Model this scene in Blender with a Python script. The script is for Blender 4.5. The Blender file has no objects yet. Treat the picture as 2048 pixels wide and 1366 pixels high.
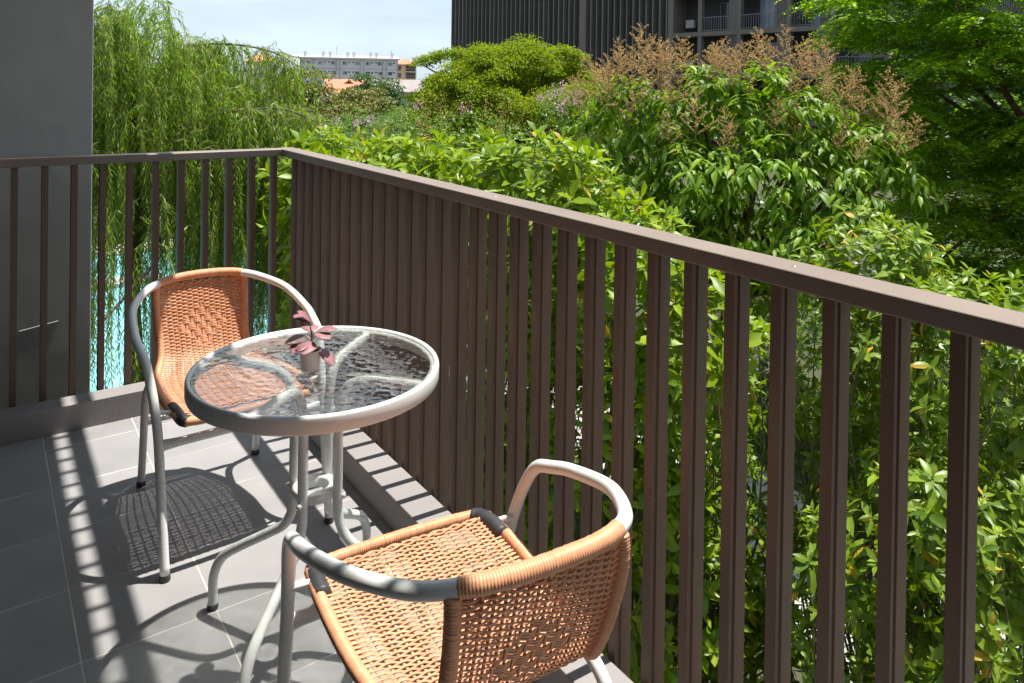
import bpy, math, random
import numpy as np
from mathutils import Vector, Matrix

rnd = random.Random(7)
rng = np.random.default_rng(11)
SC = bpy.context.scene
COL = SC.collection
PI = math.pi

# ------------------------------------------------------------------ camera, sky, sun, exposure
yaw, pitch, roll = 0.6151275, 0.0087993, -0.0144048
CAM = np.array([-1.12402, -3.39024, 1.34638])
fwd = Vector((math.sin(yaw) * math.cos(pitch), math.cos(yaw) * math.cos(pitch), -math.sin(pitch)))
rgt = Vector((math.cos(yaw), -math.sin(yaw), 0.0))
dwn = fwd.cross(rgt)
cr = math.cos(roll) * rgt + math.sin(roll) * dwn
cd = -math.sin(roll) * rgt + math.cos(roll) * dwn
cam_data = bpy.data.cameras.new('camera')
cam = bpy.data.objects.new('camera', cam_data)
COL.objects.link(cam)
M = Matrix((cr, -cd, -fwd)).transposed().to_4x4()
M.translation = Vector(CAM)
cam.matrix_world = M
cam_data.sensor_width = 36.0
cam_data.lens = 36.0 * 1504.82 / 2048.0
cam_data.shift_y = -(683.0 - 182.034) / 2048.0
cam_data.clip_start = 0.05
cam_data.clip_end = 3000.0
SC.camera = cam

SUN_K = 0.315                                   # horizontal run per metre of drop
SUN_EL = math.atan(1.0 / SUN_K)
world = bpy.data.worlds.new('World')
SC.world = world
world.use_nodes = True
wn, wl = world.node_tree.nodes, world.node_tree.links
wn.clear()
w_out = wn.new('ShaderNodeOutputWorld')
w_bg = wn.new('ShaderNodeBackground')
w_sky = wn.new('ShaderNodeTexSky')
w_sky.sky_type = 'NISHITA'
w_sky.sun_disc = False
w_sky.sun_elevation = SUN_EL
w_sky.sun_rotation = math.radians(92.5)
w_sky.air_density = 1.0
w_sky.dust_density = 0.8
w_sky.ozone_density = 1.5
# thin high cloud over the whole dome
w_tc = wn.new('ShaderNodeTexCoord')
w_map = wn.new('ShaderNodeMapping')
w_map.inputs['Scale'].default_value = (1.0, 1.0, 5.0)
w_noise = wn.new('ShaderNodeTexNoise')
w_noise.inputs['Scale'].default_value = 2.2
w_noise.inputs['Detail'].default_value = 6.0
w_noise.inputs['Roughness'].default_value = 0.55
w_ramp = wn.new('ShaderNodeValToRGB')
w_ramp.color_ramp.elements[0].position = 0.30
w_ramp.color_ramp.elements[0].color = (0.40, 0.40, 0.40, 1)
w_ramp.color_ramp.elements[1].position = 0.62
w_ramp.color_ramp.elements[1].color = (0.92, 0.92, 0.92, 1)
w_mix = wn.new('ShaderNodeMix')
w_mix.data_type = 'RGBA'
w_mix.inputs['B'].default_value = (8.3, 9.9, 11.2, 1)
wl.new(w_tc.outputs['Generated'], w_map.inputs['Vector'])
wl.new(w_map.outputs['Vector'], w_noise.inputs['Vector'])
wl.new(w_noise.outputs['Fac'], w_ramp.inputs['Fac'])
wl.new(w_ramp.outputs['Color'], w_mix.inputs['Factor'])
wl.new(w_sky.outputs['Color'], w_mix.inputs['A'])
wl.new(w_mix.outputs['Result'], w_bg.inputs['Color'])
w_bg.inputs['Strength'].default_value = 0.062
wl.new(w_bg.outputs['Background'], w_out.inputs['Surface'])

sun_data = bpy.data.lights.new('sun', 'SUN')
sun_data.energy = 5.0
sun_data.angle = math.radians(0.53)
sun_data.color = (1.0, 0.955, 0.88)
sun = bpy.data.objects.new('sun', sun_data)
COL.objects.link(sun)
sun.rotation_euler = Vector((SUN_K, -0.014, 1.0)).to_track_quat('Z', 'Y').to_euler()

SC.view_settings.view_transform = 'Standard'
SC.view_settings.look = 'None'
SC.view_settings.gamma = 1.0
SC.view_settings.exposure = 0.75
SC.view_settings.use_curve_mapping = False
SC.render.engine = 'CYCLES'
SC.cycles.use_denoising = True
SC.cycles.max_bounces = 10
SC.cycles.transparent_max_bounces = 12
SC.cycles.transmission_bounces = 8
SC.cycles.sample_clamp_indirect = 6.0


# ------------------------------------------------------------------ materials
def nodes_of(name):
    m = bpy.data.materials.new(name)
    m.use_nodes = True
    nt = m.node_tree
    b = nt.nodes['Principled BSDF']
    return m, nt, nt.nodes, nt.links, b


def surf(name, c1, c2=None, scale=8.0, rough=0.55, metal=0.0, bump=0.0, bscale=60.0, bdist=0.004, spec=0.5, stretch=(1, 1, 1), detail=5.0, island=0.0, speck=None, strand=0.0):
    """Painted or mineral surface: two tones mixed by noise, fine relief, optional per-piece tone shift and specks."""
    m, nt, N, L, b = nodes_of(name)
    c2 = c2 or tuple(v * 0.85 for v in c1)
    tc = N.new('ShaderNodeTexCoord')
    mp = N.new('ShaderNodeMapping')
    mp.inputs['Scale'].default_value = stretch
    L.new(tc.outputs['Object'], mp.inputs['Vector'])
    n = N.new('ShaderNodeTexNoise')
    n.inputs['Scale'].default_value = scale
    n.inputs['Detail'].default_value = detail
    L.new(mp.outputs['Vector'], n.inputs['Vector'])
    r = N.new('ShaderNodeValToRGB')
    r.color_ramp.elements[0].position = 0.35
    r.color_ramp.elements[0].color = (*c2, 1)
    r.color_ramp.elements[1].position = 0.65
    r.color_ramp.elements[1].color = (*c1, 1)
    L.new(n.outputs['Fac'], r.inputs['Fac'])
    col = r.outputs['Color']
    if island:
        oi = N.new('ShaderNodeObjectInfo')
        hs = N.new('ShaderNodeHueSaturation')
        ma = N.new('ShaderNodeMapRange')
        ma.inputs['To Min'].default_value = 1.0 - island
        ma.inputs['To Max'].default_value = 1.0 + island
        L.new(oi.outputs['Random'], ma.inputs['Value'])
        L.new(ma.outputs['Result'], hs.inputs['Value'])
        L.new(col, hs.inputs['Color'])
        col = hs.outputs['Color']
    if strand:
        ge = N.new('ShaderNodeNewGeometry')
        h2 = N.new('ShaderNodeHueSaturation')
        m2 = N.new('ShaderNodeMapRange')
        m2.inputs['To Min'].default_value = 1.0 - strand
        m2.inputs['To Max'].default_value = 1.0 + strand
        L.new(ge.outputs['Random Per Island'], m2.inputs['Value'])
        L.new(m2.outputs['Result'], h2.inputs['Value'])
        L.new(col, h2.inputs['Color'])
        col = h2.outputs['Color']
    if speck:
        sn = N.new('ShaderNodeTexNoise')
        sn.inputs['Scale'].default_value = speck[1]
        sn.inputs['Detail'].default_value = 2.0
        L.new(tc.outputs['Object'], sn.inputs['Vector'])
        sr = N.new('ShaderNodeValToRGB')
        sr.color_ramp.elements[0].position = speck[2]
        sr.color_ramp.elements[1].position = speck[2] + 0.03
        L.new(sn.outputs['Fac'], sr.inputs['Fac'])
        mx = N.new('ShaderNodeMix')
        mx.data_type = 'RGBA'
        mx.inputs['B'].default_value = (*speck[0], 1)
        L.new(sr.outputs['Color'], mx.inputs['Factor'])
        L.new(col, mx.inputs['A'])
        col = mx.outputs['Result']
    L.new(col, b.inputs['Base Color'])
    b.inputs['Roughness'].default_value = rough
    b.inputs['Metallic'].default_value = metal
    b.inputs['Specular IOR Level'].default_value = spec
    if bump:
        bn = N.new('ShaderNodeTexNoise')
        bn.inputs['Scale'].default_value = bscale
        bn.inputs['Detail'].default_value = 4.0
        L.new(mp.outputs['Vector'], bn.inputs['Vector'])
        bp = N.new('ShaderNodeBump')
        bp.inputs['Strength'].default_value = bump
        bp.inputs['Distance'].default_value = bdist
        L.new(bn.outputs['Fac'], bp.inputs['Height'])
        L.new(bp.outputs['Normal'], b.inputs['Normal'])
    return m


def leafmat(name, c_lo, c_hi, trans, rough=0.42, tf=0.38, yellow=None, yfrac=0.0, spec=0.5):
    """Leaf: tone varies leaf by leaf, some light passes through, waxy gloss."""
    m, nt, N, L, b = nodes_of(name)
    g = N.new('ShaderNodeNewGeometry')
    oi = N.new('ShaderNodeObjectInfo')
    ad = N.new('ShaderNodeMath')
    ad.operation = 'ADD'
    fr = N.new('ShaderNodeMath')
    fr.operation = 'FRACT'
    L.new(g.outputs['Random Per Island'], ad.inputs[0])
    L.new(oi.outputs['Random'], ad.inputs[1])
    L.new(ad.outputs[0], fr.inputs[0])
    r = N.new('ShaderNodeValToRGB')
    e = r.color_ramp.elements
    e[0].position = 0.0
    e[0].color = (*c_lo, 1)
    e[1].position = 1.0 - yfrac - 0.001
    e[1].color = (*c_hi, 1)
    if yellow:
        y = e.new(1.0 - yfrac)
        y.color = (*yellow, 1)
        y2 = e.new(1.0)
        y2.color = (*yellow, 1)
    L.new(fr.outputs[0], r.inputs['Fac'])
    L.new(r.outputs['Color'], b.inputs['Base Color'])
    b.inputs['Roughness'].default_value = rough
    b.inputs['Specular IOR Level'].default_value = spec
    t = N.new('ShaderNodeBsdfTranslucent')
    mc = N.new('ShaderNodeMix')
    mc.data_type = 'RGBA'
    mc.blend_type = 'MULTIPLY'
    mc.inputs['Factor'].default_value = 1.0
    mc.inputs['B'].default_value = (*trans, 1)
    L.new(r.outputs['Color'], mc.inputs['A'])
    L.new(mc.outputs['Result'], t.inputs['Color'])
    mix = N.new('ShaderNodeMixShader')
    mix.inputs['Fac'].default_value = tf
    L.new(b.outputs['BSDF'], mix.inputs[1])
    L.new(t.outputs['BSDF'], mix.inputs[2])
    L.new(mix.outputs['Shader'], N['Material Output'].inputs['Surface'])
    return m


MT = {}
MT['rail'] = surf('rail_paint', (0.172, 0.102, 0.072), (0.134, 0.079, 0.056), 26.0, 0.52, bump=0.10, bscale=120, stretch=(1, 1, 0.06), island=0.05, speck=((0.28, 0.24, 0.21), 95.0, 0.745))
MT['sunlit_rail'] = surf('sunlit_rail_tone', (0.240, 0.186, 0.152), (0.208, 0.160, 0.130), 4.0, 0.48, bump=0.08, bscale=200, bdist=0.001)  # lighter copy of the rail paint: sunlight on the top put into its colour
MT['kerb'] = surf('kerb_paint', (0.270, 0.252, 0.250), (0.235, 0.218, 0.216), 3.0, 0.6, bump=0.12, bscale=90)
MT['tile'] = surf('floor_tile', (0.318, 0.312, 0.308), (0.250, 0.246, 0.246), 3.2, 0.55, bump=0.06, bscale=240, bdist=0.001, island=0.05, speck=((0.40, 0.39, 0.37), 420.0, 0.72))
MT['grout'] = surf('grout', (0.66, 0.62, 0.57), (0.42, 0.40, 0.37), 7.0, 0.9, bump=0.2)
MT['wall'] = surf('grey_wall_paint', (0.395, 0.400, 0.380), (0.320, 0.325, 0.308), 1.3, 0.7, bump=0.25, bscale=14, bdist=0.003, stretch=(1, 1, 0.5), speck=((0.42, 0.42, 0.41), 9.0, 0.745))
MT['ceil'] = surf('soffit_paint', (0.36, 0.35, 0.33), (0.32, 0.31, 0.30), 2.0, 0.8)
MT['inwall'] = surf('inner_wall', (0.22, 0.215, 0.21), (0.19, 0.185, 0.18), 2.0, 0.8)
MT['white_metal'] = surf('white_powder_coat', (0.79, 0.80, 0.78), (0.74, 0.75, 0.735), 9.0, 0.33, bump=0.04, bscale=300, bdist=0.0006)
MT['cap'] = surf('dark_rubber', (0.050, 0.051, 0.056), (0.038, 0.038, 0.042), 30.0, 0.5, bump=0.15, bscale=90)
MT['bolt'] = surf('zinc_bolt', (0.55, 0.55, 0.55), None, 20.0, 0.3, metal=1.0)
MT['pot'] = surf('pot_ceramic', (0.72, 0.66, 0.62), (0.68, 0.62, 0.58), 14.0, 0.55)
MT['soil'] = surf('soil', (0.045, 0.030, 0.022), (0.015, 0.011, 0.009), 220.0, 0.95, bump=1.0, bscale=300, bdist=0.004, speck=((0.5, 0.46, 0.42), 230.0, 0.69))
MT['slat'] = surf('dark_fin', (0.150, 0.132, 0.123), (0.120, 0.106, 0.100), 0.8, 0.5, island=0.20)
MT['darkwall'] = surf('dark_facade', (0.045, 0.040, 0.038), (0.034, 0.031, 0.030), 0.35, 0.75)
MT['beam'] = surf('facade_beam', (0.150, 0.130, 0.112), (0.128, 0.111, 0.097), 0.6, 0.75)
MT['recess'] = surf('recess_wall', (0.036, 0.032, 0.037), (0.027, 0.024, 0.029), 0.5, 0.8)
MT['curtain'] = surf('curtain', (0.55, 0.55, 0.60), (0.40, 0.40, 0.45), 6.0, 0.9, stretch=(1, 6, 0.2))
MT['ac'] = surf('ac_casing', (0.30, 0.30, 0.30), (0.25, 0.25, 0.25), 3.0, 0.6)
MT['railbar'] = surf('balcony_bar', (0.150, 0.145, 0.165), (0.125, 0.120, 0.140), 2.0, 0.5)
MT['aptwall'] = surf('apartment_wall', (0.600, 0.575, 0.600), (0.550, 0.525, 0.550), 0.14, 0.85, speck=((0.40, 0.37, 0.37), 0.5, 0.72))
MT['aptwhite'] = surf('apartment_parapet', (0.60, 0.565, 0.54), (0.52, 0.49, 0.47), 0.3, 0.85)
MT['pipe'] = surf('drain_pipe', (0.36, 0.27, 0.25), None, 1.0, 0.7)
MT['tan'] = surf('tan_render', (0.66, 0.47, 0.30), (0.58, 0.41, 0.27), 0.4, 0.85)
MT['cream'] = surf('cream_render', (0.66, 0.60, 0.47), (0.58, 0.52, 0.41), 0.4, 0.85)
MT['rooftile'] = surf('orange_roof', (0.60, 0.24, 0.14), (0.50, 0.19, 0.115), 0.7, 0.8, bump=0.4, bscale=3.0, bdist=0.1)
MT['greyroof'] = surf('grey_sheet_roof', (0.30, 0.255, 0.24), (0.25, 0.21, 0.20), 0.8, 0.7, stretch=(1, 5, 1))
MT['glassdark'] = surf('window_glass', (0.045, 0.05, 0.06), (0.03, 0.034, 0.042), 1.0, 0.12, spec=0.7)
MT['glassblue'] = surf('door_glass', (0.20, 0.27, 0.34), (0.16, 0.22, 0.29), 0.8, 0.15, spec=0.7)
MT['glassgreen'] = surf('green_glass', (0.20, 0.30, 0.29), (0.16, 0.25, 0.245), 0.8, 0.15, spec=0.7)
MT['banner'] = surf('banner_white', (0.78, 0.78, 0.82), None, 0.3, 0.8)
MT['ink'] = surf('banner_ink', (0.12, 0.11, 0.42), None, 0.3, 0.8)
MT['bark'] = surf('bark', (0.125, 0.090, 0.062), (0.070, 0.050, 0.036), 14.0, 0.9, bump=0.6, bscale=30, bdist=0.01, stretch=(1, 1, 0.3))
MT['twig'] = surf('twig_bark', (0.235, 0.195, 0.130), (0.165, 0.130, 0.085), 20.0, 0.85)
MT['redbark'] = surf('red_bark', (0.185, 0.085, 0.045), (0.110, 0.052, 0.030), 10.0, 0.9, bump=0.5, bscale=26, bdist=0.01)
MT['paving'] = surf('garden_paving', (0.40, 0.385, 0.365), (0.33, 0.32, 0.305), 1.1, 0.85, bump=0.2, bscale=40, island=0.05)
MT['deck'] = surf('pool_deck', (0.60, 0.545, 0.47), (0.50, 0.455, 0.40), 0.8, 0.8, bump=0.2, bscale=20)
MT['earth'] = surf('garden_ground', (0.075, 0.070, 0.036), (0.045, 0.055, 0.020), 0.9, 0.95, bump=0.5, bscale=8, bdist=0.05)
MT['pooltile'] = surf('pool_tile', (0.28, 0.62, 0.66), (0.22, 0.55, 0.60), 1.5, 0.5)
MT['grass'] = leafmat('grass_blade', (0.045, 0.095, 0.014), (0.090, 0.165, 0.024), (0.9, 1.0, 0.5), 0.5, 0.3)

G = lambda lo, hi: (lo, hi)
MT['willow'] = leafmat('willow_leaf', (0.125, 0.230, 0.016), (0.285, 0.415, 0.036), (1.4, 1.5, 0.4), 0.5, 0.50, (0.34, 0.30, 0.06), 0.06)
MT['bright'] = leafmat('bright_leaf', (0.110, 0.210, 0.010), (0.300, 0.410, 0.020), (1.5, 1.4, 0.35), 0.42, 0.38, (0.46, 0.33, 0.035), 0.02, 0.4)
MT['whorl'] = leafmat('whorl_leaf', (0.085, 0.165, 0.012), (0.255, 0.360, 0.024), (1.4, 1.35, 0.4), 0.40, 0.35, (0.52, 0.34, 0.035), 0.025, 0.4)
MT['crape'] = leafmat('crape_leaf', (0.075, 0.170, 0.008), (0.245, 0.395, 0.014), (1.6, 1.5, 0.3), 0.45, 0.40, (0.24, 0.27, 0.03), 0.04, 0.32)
MT['feather'] = leafmat('feather_leaf', (0.095, 0.200, 0.010), (0.265, 0.415, 0.020), (1.6, 1.55, 0.35), 0.42, 0.55, (0.30, 0.20, 0.03), 0.012, 0.4)
MT['lime'] = leafmat('lime_leaf', (0.135, 0.220, 0.006), (0.270, 0.355, 0.012), (1.4, 1.35, 0.3), 0.6, 0.46, (0.30, 0.28, 0.02), 0.08, 0.2)
MT['midleaf'] = leafmat('mid_leaf', (0.065, 0.140, 0.014), (0.165, 0.265, 0.022), (1.3, 1.3, 0.4), 0.38, 0.38)
MT['darkleaf'] = leafmat('dark_leaf', (0.036, 0.090, 0.018), (0.085, 0.160, 0.026), (1.2, 1.3, 0.5), 0.42, 0.34)
MT['olive'] = leafmat('olive_leaf', (0.120, 0.140, 0.024), (0.200, 0.205, 0.034), (1.2, 1.2, 0.4), 0.5, 0.36)
MT['panicle'] = leafmat('panicle_bud', (0.560, 0.330, 0.125), (0.760, 0.500, 0.225), (1.0, 0.9, 0.7), 0.7, 0.2)
MT['panstem'] = surf('panicle_stem', (0.36, 0.30, 0.10), (0.30, 0.22, 0.08), 20.0, 0.8)
MT['pink'] = leafmat('pink_petal', (0.520, 0.250, 0.400), (0.720, 0.480, 0.600), (1.0, 0.9, 1.0), 0.6, 0.35)
MT['pinkleaf'] = leafmat('pink_potted_leaf', (0.360, 0.165, 0.185), (0.470, 0.240, 0.255), (1.0, 0.8, 0.75), 0.5, 0.25)
MT['potstem'] = surf('potted_stem', (0.30, 0.25, 0.05), (0.20, 0.10, 0.06), 60.0, 0.7)
MT['wicker'] = surf('wicker_strand', (0.720, 0.362, 0.205), (0.640, 0.300, 0.158), 55.0, 0.42, bump=0.15, bscale=400, bdist=0.0006, spec=0.35, strand=0.14)


def make_water():
    m, nt, N, L, b = nodes_of('pool_water')
    b.inputs['Base Color'].default_value = (0.30, 0.66, 0.70, 1)
    b.inputs['Roughness'].default_value = 0.06
    tc = N.new('ShaderNodeTexCoord')
    n1 = N.new('ShaderNodeTexNoise')
    n1.inputs['Scale'].default_value = 2.6
    n1.inputs['Detail'].default_value = 3.0
    L.new(tc.outputs['Object'], n1.inputs['Vector'])
    bp = N.new('ShaderNodeBump')
    bp.inputs['Strength'].default_value = 0.35
    bp.inputs['Distance'].default_value = 0.05
    L.new(n1.outputs['Fac'], bp.inputs['Height'])
    L.new(bp.outputs['Normal'], b.inputs['Normal'])
    n2 = N.new('ShaderNodeTexVoronoi')
    n2.inputs['Scale'].default_value = 1.4
    L.new(tc.outputs['Object'], n2.inputs['Vector'])
    r = N.new('ShaderNodeValToRGB')
    r.color_ramp.elements[0].color = (0.17, 0.50, 0.55, 1)
    r.color_ramp.elements[1].color = (0.27, 0.60, 0.64, 1)
    L.new(n2.outputs['Distance'], r.inputs['Fac'])
    L.new(r.outputs['Color'], b.inputs['Base Color'])
    return m


MT['water'] = make_water()


def make_pebble_glass():
    """Patterned (pebbled) table glass: part of the light goes straight through, part is bent by the pebbles."""
    m, nt, N, L, b = nodes_of('pebbled_glass')
    N.remove(b)
    tc = N.new('ShaderNodeTexCoord')
    wn_ = N.new('ShaderNodeTexNoise')
    wn_.inputs['Scale'].default_value = 22.0
    L.new(tc.outputs['Object'], wn_.inputs['Vector'])
    mx = N.new('ShaderNodeMix')
    mx.data_type = 'VECTOR'
    mx.inputs['Factor'].default_value = 0.018
    L.new(tc.outputs['Object'], mx.inputs['A'])
    L.new(wn_.outputs['Color'], mx.inputs['B'])
    v = N.new('ShaderNodeTexVoronoi')
    v.inputs['Scale'].default_value = 48.0
    v.feature = 'SMOOTH_F1'
    v.inputs['Smoothness'].default_value = 0.25
    L.new(mx.outputs['Result'], v.inputs['Vector'])
    bp = N.new('ShaderNodeBump')
    bp.inputs['Strength'].default_value = 0.55
    bp.inputs['Distance'].default_value = 0.006
    bp.invert = True
    L.new(v.outputs['Distance'], bp.inputs['Height'])
    # mostly clear; along the pebble edges the view is bent; the face mirrors the sky by Fresnel
    rf = N.new('ShaderNodeBsdfRefraction')
    rf.inputs['IOR'].default_value = 1.25
    rf.inputs['Roughness'].default_value = 0.0
    rf.inputs['Color'].default_value = (0.95, 0.97, 0.96, 1)
    L.new(bp.outputs['Normal'], rf.inputs['Normal'])
    tr = N.new('ShaderNodeBsdfTransparent')
    tr.inputs['Color'].default_value = (0.99, 0.995, 0.99, 1)
    er = N.new('ShaderNodeValToRGB')
    er.color_ramp.elements[0].position = 0.15
    er.color_ramp.elements[0].color = (0.26, 0.26, 0.26, 1)
    er.color_ramp.elements[1].position = 0.62
    er.color_ramp.elements[1].color = (0.46, 0.46, 0.46, 1)
    L.new(v.outputs['Distance'], er.inputs['Fac'])
    mixs = N.new('ShaderNodeMixShader')
    L.new(er.outputs['Color'], mixs.inputs['Fac'])
    L.new(tr.outputs['BSDF'], mixs.inputs[1])
    L.new(rf.outputs['BSDF'], mixs.inputs[2])
    gs = N.new('ShaderNodeBsdfGlossy')
    gs.inputs['Roughness'].default_value = 0.03
    L.new(bp.outputs['Normal'], gs.inputs['Normal'])
    fr = N.new('ShaderNodeFresnel')
    fr.inputs['IOR'].default_value = 2.3
    mixf = N.new('ShaderNodeMixShader')
    L.new(fr.outputs['Fac'], mixf.inputs['Fac'])
    L.new(mixs.outputs['Shader'], mixf.inputs[1])
    L.new(gs.outputs['BSDF'], mixf.inputs[2])
    L.new(mixf.outputs['Shader'], N['Material Output'].inputs['Surface'])
    return m


def make_clear_glass():
    m, nt, N, L, b = nodes_of('glass_underside')
    N.remove(b)
    tr = N.new('ShaderNodeBsdfTransparent')
    tr.inputs['Color'].default_value = (0.97, 0.985, 0.98, 1)
    L.new(tr.outputs['BSDF'], N['Material Output'].inputs['Surface'])
    return m


MT['glassclear'] = make_clear_glass()
MT['glass'] = make_pebble_glass()


# ------------------------------------------------------------------ mesh helpers
def mesh_from(name, verts, faces, mat, smooth=False):
    me = bpy.data.meshes.new(name)
    if isinstance(faces, np.ndarray):
        n, k = faces.shape
        verts = np.asarray(verts, dtype=np.float32)
        me.vertices.add(len(verts))
        me.vertices.foreach_set('co', verts.ravel())
        me.loops.add(n * k)
        me.loops.foreach_set('vertex_index', faces.astype(np.int32).ravel())
        me.polygons.add(n)
        me.polygons.foreach_set('loop_start', np.arange(0, n * k, k, dtype=np.int32))
        me.polygons.foreach_set('loop_total', np.full(n, k, dtype=np.int32))
        me.update(calc_edges=True)
    else:
        me.from_pydata([tuple(v) for v in verts], [], faces)
        me.update()
    if smooth:
        me.polygons.foreach_set('use_smooth', np.ones(len(me.polygons), dtype=bool))
    if mat is not None:
        me.materials.append(MT[mat])
    return me


class MB:
    """Collects shapes; build() links them as ONE mesh object."""
    def __init__(s):
        s.v, s.f = [], []

    def box(s, a, b):
        x0, y0, z0 = a
        x1, y1, z1 = b
        i = len(s.v)
        s.v += [(x0, y0, z0), (x1, y0, z0), (x1, y1, z0), (x0, y1, z0), (x0, y0, z1), (x1, y0, z1), (x1, y1, z1), (x0, y1, z1)]
        s.f += [(i, i + 3, i + 2, i + 1), (i + 4, i + 5, i + 6, i + 7), (i, i + 1, i + 5, i + 4), (i + 1, i + 2, i + 6, i + 5), (i + 2, i + 3, i + 7, i + 6), (i + 3, i, i + 4, i + 7)]
        return s

    def poly(s, pts, faces):
        i = len(s.v)
        s.v += [tuple(p) for p in pts]
        s.f += [tuple(i + k for k in f) for f in faces]
        return s

    def tube(s, path, rad, sides=12, closed=False, caps=True):
        v, f = tube_arrays(path, rad, sides, closed, caps)
        i = len(s.v)
        s.v += [tuple(p) for p in v]
        s.f += [tuple(i + k for k in q) for q in f]
        return s

    def lathe(s, prof, n=32, c=(0, 0, 0)):
        i = len(s.v)
        for k in range(n):
            a = 2 * PI * k / n
            for r, z in prof:
                s.v.append((c[0] + r * math.cos(a), c[1] + r * math.sin(a), c[2] + z))
        m = len(prof)
        for k in range(n):
            k2 = (k + 1) % n
            for j in range(m - 1):
                s.f.append((i + k * m + j, i + k2 * m + j, i + k2 * m + j + 1, i + k * m + j + 1))
        return s

    def build(s, name, mat, parent=None, smooth=False, bevel=0.0, seg=2):
        o = link(name, mesh_from(name, s.v, s.f, mat, smooth), parent)
        if bevel:
            md = o.modifiers.new('bevel', 'BEVEL')
            md.width = bevel
            md.segments = seg
            md.limit_method = 'ANGLE'
        return o


def link(name, data, parent=None):
    o = bpy.data.objects.new(name, data)
    COL.objects.link(o)
    if parent is not None:
        o.parent = parent
    return o


def tag(o, label=None, cat=None, group=None, kind=None):
    if label:
        o['label'] = label
    if cat:
        o['category'] = cat
    if group:
        o['group'] = group
    if kind:
        o['kind'] = kind
    return o


def thing(name, label, cat, loc=(0, 0, 0), rz=0.0, group=None):
    o = bpy.data.objects.new(name, None)
    o.empty_display_size = 0.1
    COL.objects.link(o)
    o.location = loc
    o.rotation_euler = (0, 0, rz)
    return tag(o, label, cat, group)


def copy_tree(o, parent=None):
    c = o.copy()
    COL.objects.link(c)
    c.parent = parent
    for ch in list(o.children):
        copy_tree(ch, c)
    return c


def catmull(P, n=8):
    P = [np.array(p, float) for p in P]
    Q = [2 * P[0] - P[1]] + P + [2 * P[-1] - P[-2]]
    out = []
    for i in range(1, len(Q) - 2):
        a, b, pa, pc = Q[i], Q[i + 1], Q[i - 1], Q[i + 2]
        for t in np.linspace(0, 1, n, endpoint=False):
            out.append(.5 * ((2 * a) + (b - pa) * t + (2 * pa - 5 * a + 4 * b - pc) * t * t + (-pa + 3 * a - 3 * b + pc) * t ** 3))
    out.append(P[-1])
    return np.array(out)


def resample(P, step):
    P = np.asarray(P, float)
    d = np.r_[0, np.cumsum(np.linalg.norm(np.diff(P, axis=0), axis=1))]
    n = max(2, int(round(d[-1] / step)) + 1)
    t = np.linspace(0, d[-1], n)
    return np.c_[np.interp(t, d, P[:, 0]), np.interp(t, d, P[:, 1]), np.interp(t, d, P[:, 2])]


def frames(P, closed=False):
    P = np.asarray(P, float)
    n = len(P)
    T = np.zeros_like(P)
    if closed:
        T = np.roll(P, -1, 0) - np.roll(P, 1, 0)
    else:
        T[1:-1] = P[2:] - P[:-2]
        T[0] = P[1] - P[0]
        T[-1] = P[-1] - P[-2]
    T /= np.linalg.norm(T, axis=1)[:, None] + 1e-12
    U = np.zeros_like(P)
    ref = np.array([0, 0, 1.0]) if abs(T[0][2]) < 0.9 else np.array([1.0, 0, 0])
    u = np.cross(T[0], ref)
    u /= np.linalg.norm(u)
    for i in range(n):
        u = u - T[i] * (u @ T[i])
        u /= np.linalg.norm(u) + 1e-12
        U[i] = u
    return T, U, np.cross(T, U)


def tube_arrays(path, rad, sides=12, closed=False, caps=True):
    P = np.asarray(path, float)
    n = len(P)
    T, U, V = frames(P, closed)
    R = np.broadcast_to(np.asarray(rad, float), (n,))
    a = np.arange(sides) * 2 * PI / sides
    ring = U[:, None, :] * np.cos(a)[None, :, None] + V[:, None, :] * np.sin(a)[None, :, None]
    v = (P[:, None, :] + ring * R[:, None, None]).reshape(-1, 3)
    f = []
    m = n if closed else n - 1
    for i in range(m):
        j = (i + 1) % n
        for k in range(sides):
            k2 = (k + 1) % sides
            f.append((i * sides + k, i * sides + k2, j * sides + k2, j * sides + k))
    if caps and not closed:
        f.append(tuple(range(sides - 1, -1, -1)))
        f.append(tuple((n - 1) * sides + k for k in range(sides)))
    return v, f


def norm(a):
    return a / (np.linalg.norm(a, axis=-1, keepdims=True) + 1e-12)


# leaf templates: length along +Y, face up +Z
def leaf_template(width, peak=0.55, fold=0.25, curl=0.18, stations=(0.0, 0.3, 0.65, 1.0)):
    vs = [(0, 0, 0)]
    fs = []
    inner = [t for t in stations if 0 < t < 1]
    for t in inner:
        w = width * 0.5 * (math.sin(PI * min(1, t ** (math.log(0.5) / math.log(peak)))) ** (0.8 if len(stations) < 6 else 0.6))
        z = -curl * t * t
        vs += [(-w, t, z + fold * w), (0, t, z), (w, t, z + fold * w)]
    vs.append((0, 1.0, -curl))
    fs += [(0, 2, 1), (0, 3, 2)]
    for i in range(len(inner) - 1):
        b = 1 + 3 * i
        fs += [(b, b + 1, b + 4), (b, b + 4, b + 3), (b + 1, b + 2, b + 5), (b + 1, b + 5, b + 4)]
    b = 1 + 3 * (len(inner) - 1)
    tip = len(vs) - 1
    fs += [(b, b + 1, tip), (b + 1, b + 2, tip)]
    return np.array(vs, float), np.array(fs, int)


L_BROAD = leaf_template(0.40, 0.60, 0.30, 0.22)
L_OVATE = leaf_template(0.38, 0.48, 0.28, 0.30)
L_LONG = leaf_template(0.30, 0.48, 0.30, 0.38)
L_SMALL = (np.array([(0, 0, 0), (-0.26, 0.5, 0.06), (0.26, 0.5, 0.06), (0, 1, -0.1)], float), np.array([(0, 2, 1), (1, 2, 3)], int))
L_SLIM = (np.array([(0, 0, 0), (-0.065, 0.45, 0.02), (0.065, 0.45, 0.02), (0, 1, -0.12)], float), np.array([(0, 2, 1), (1, 2, 3)], int))


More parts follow.
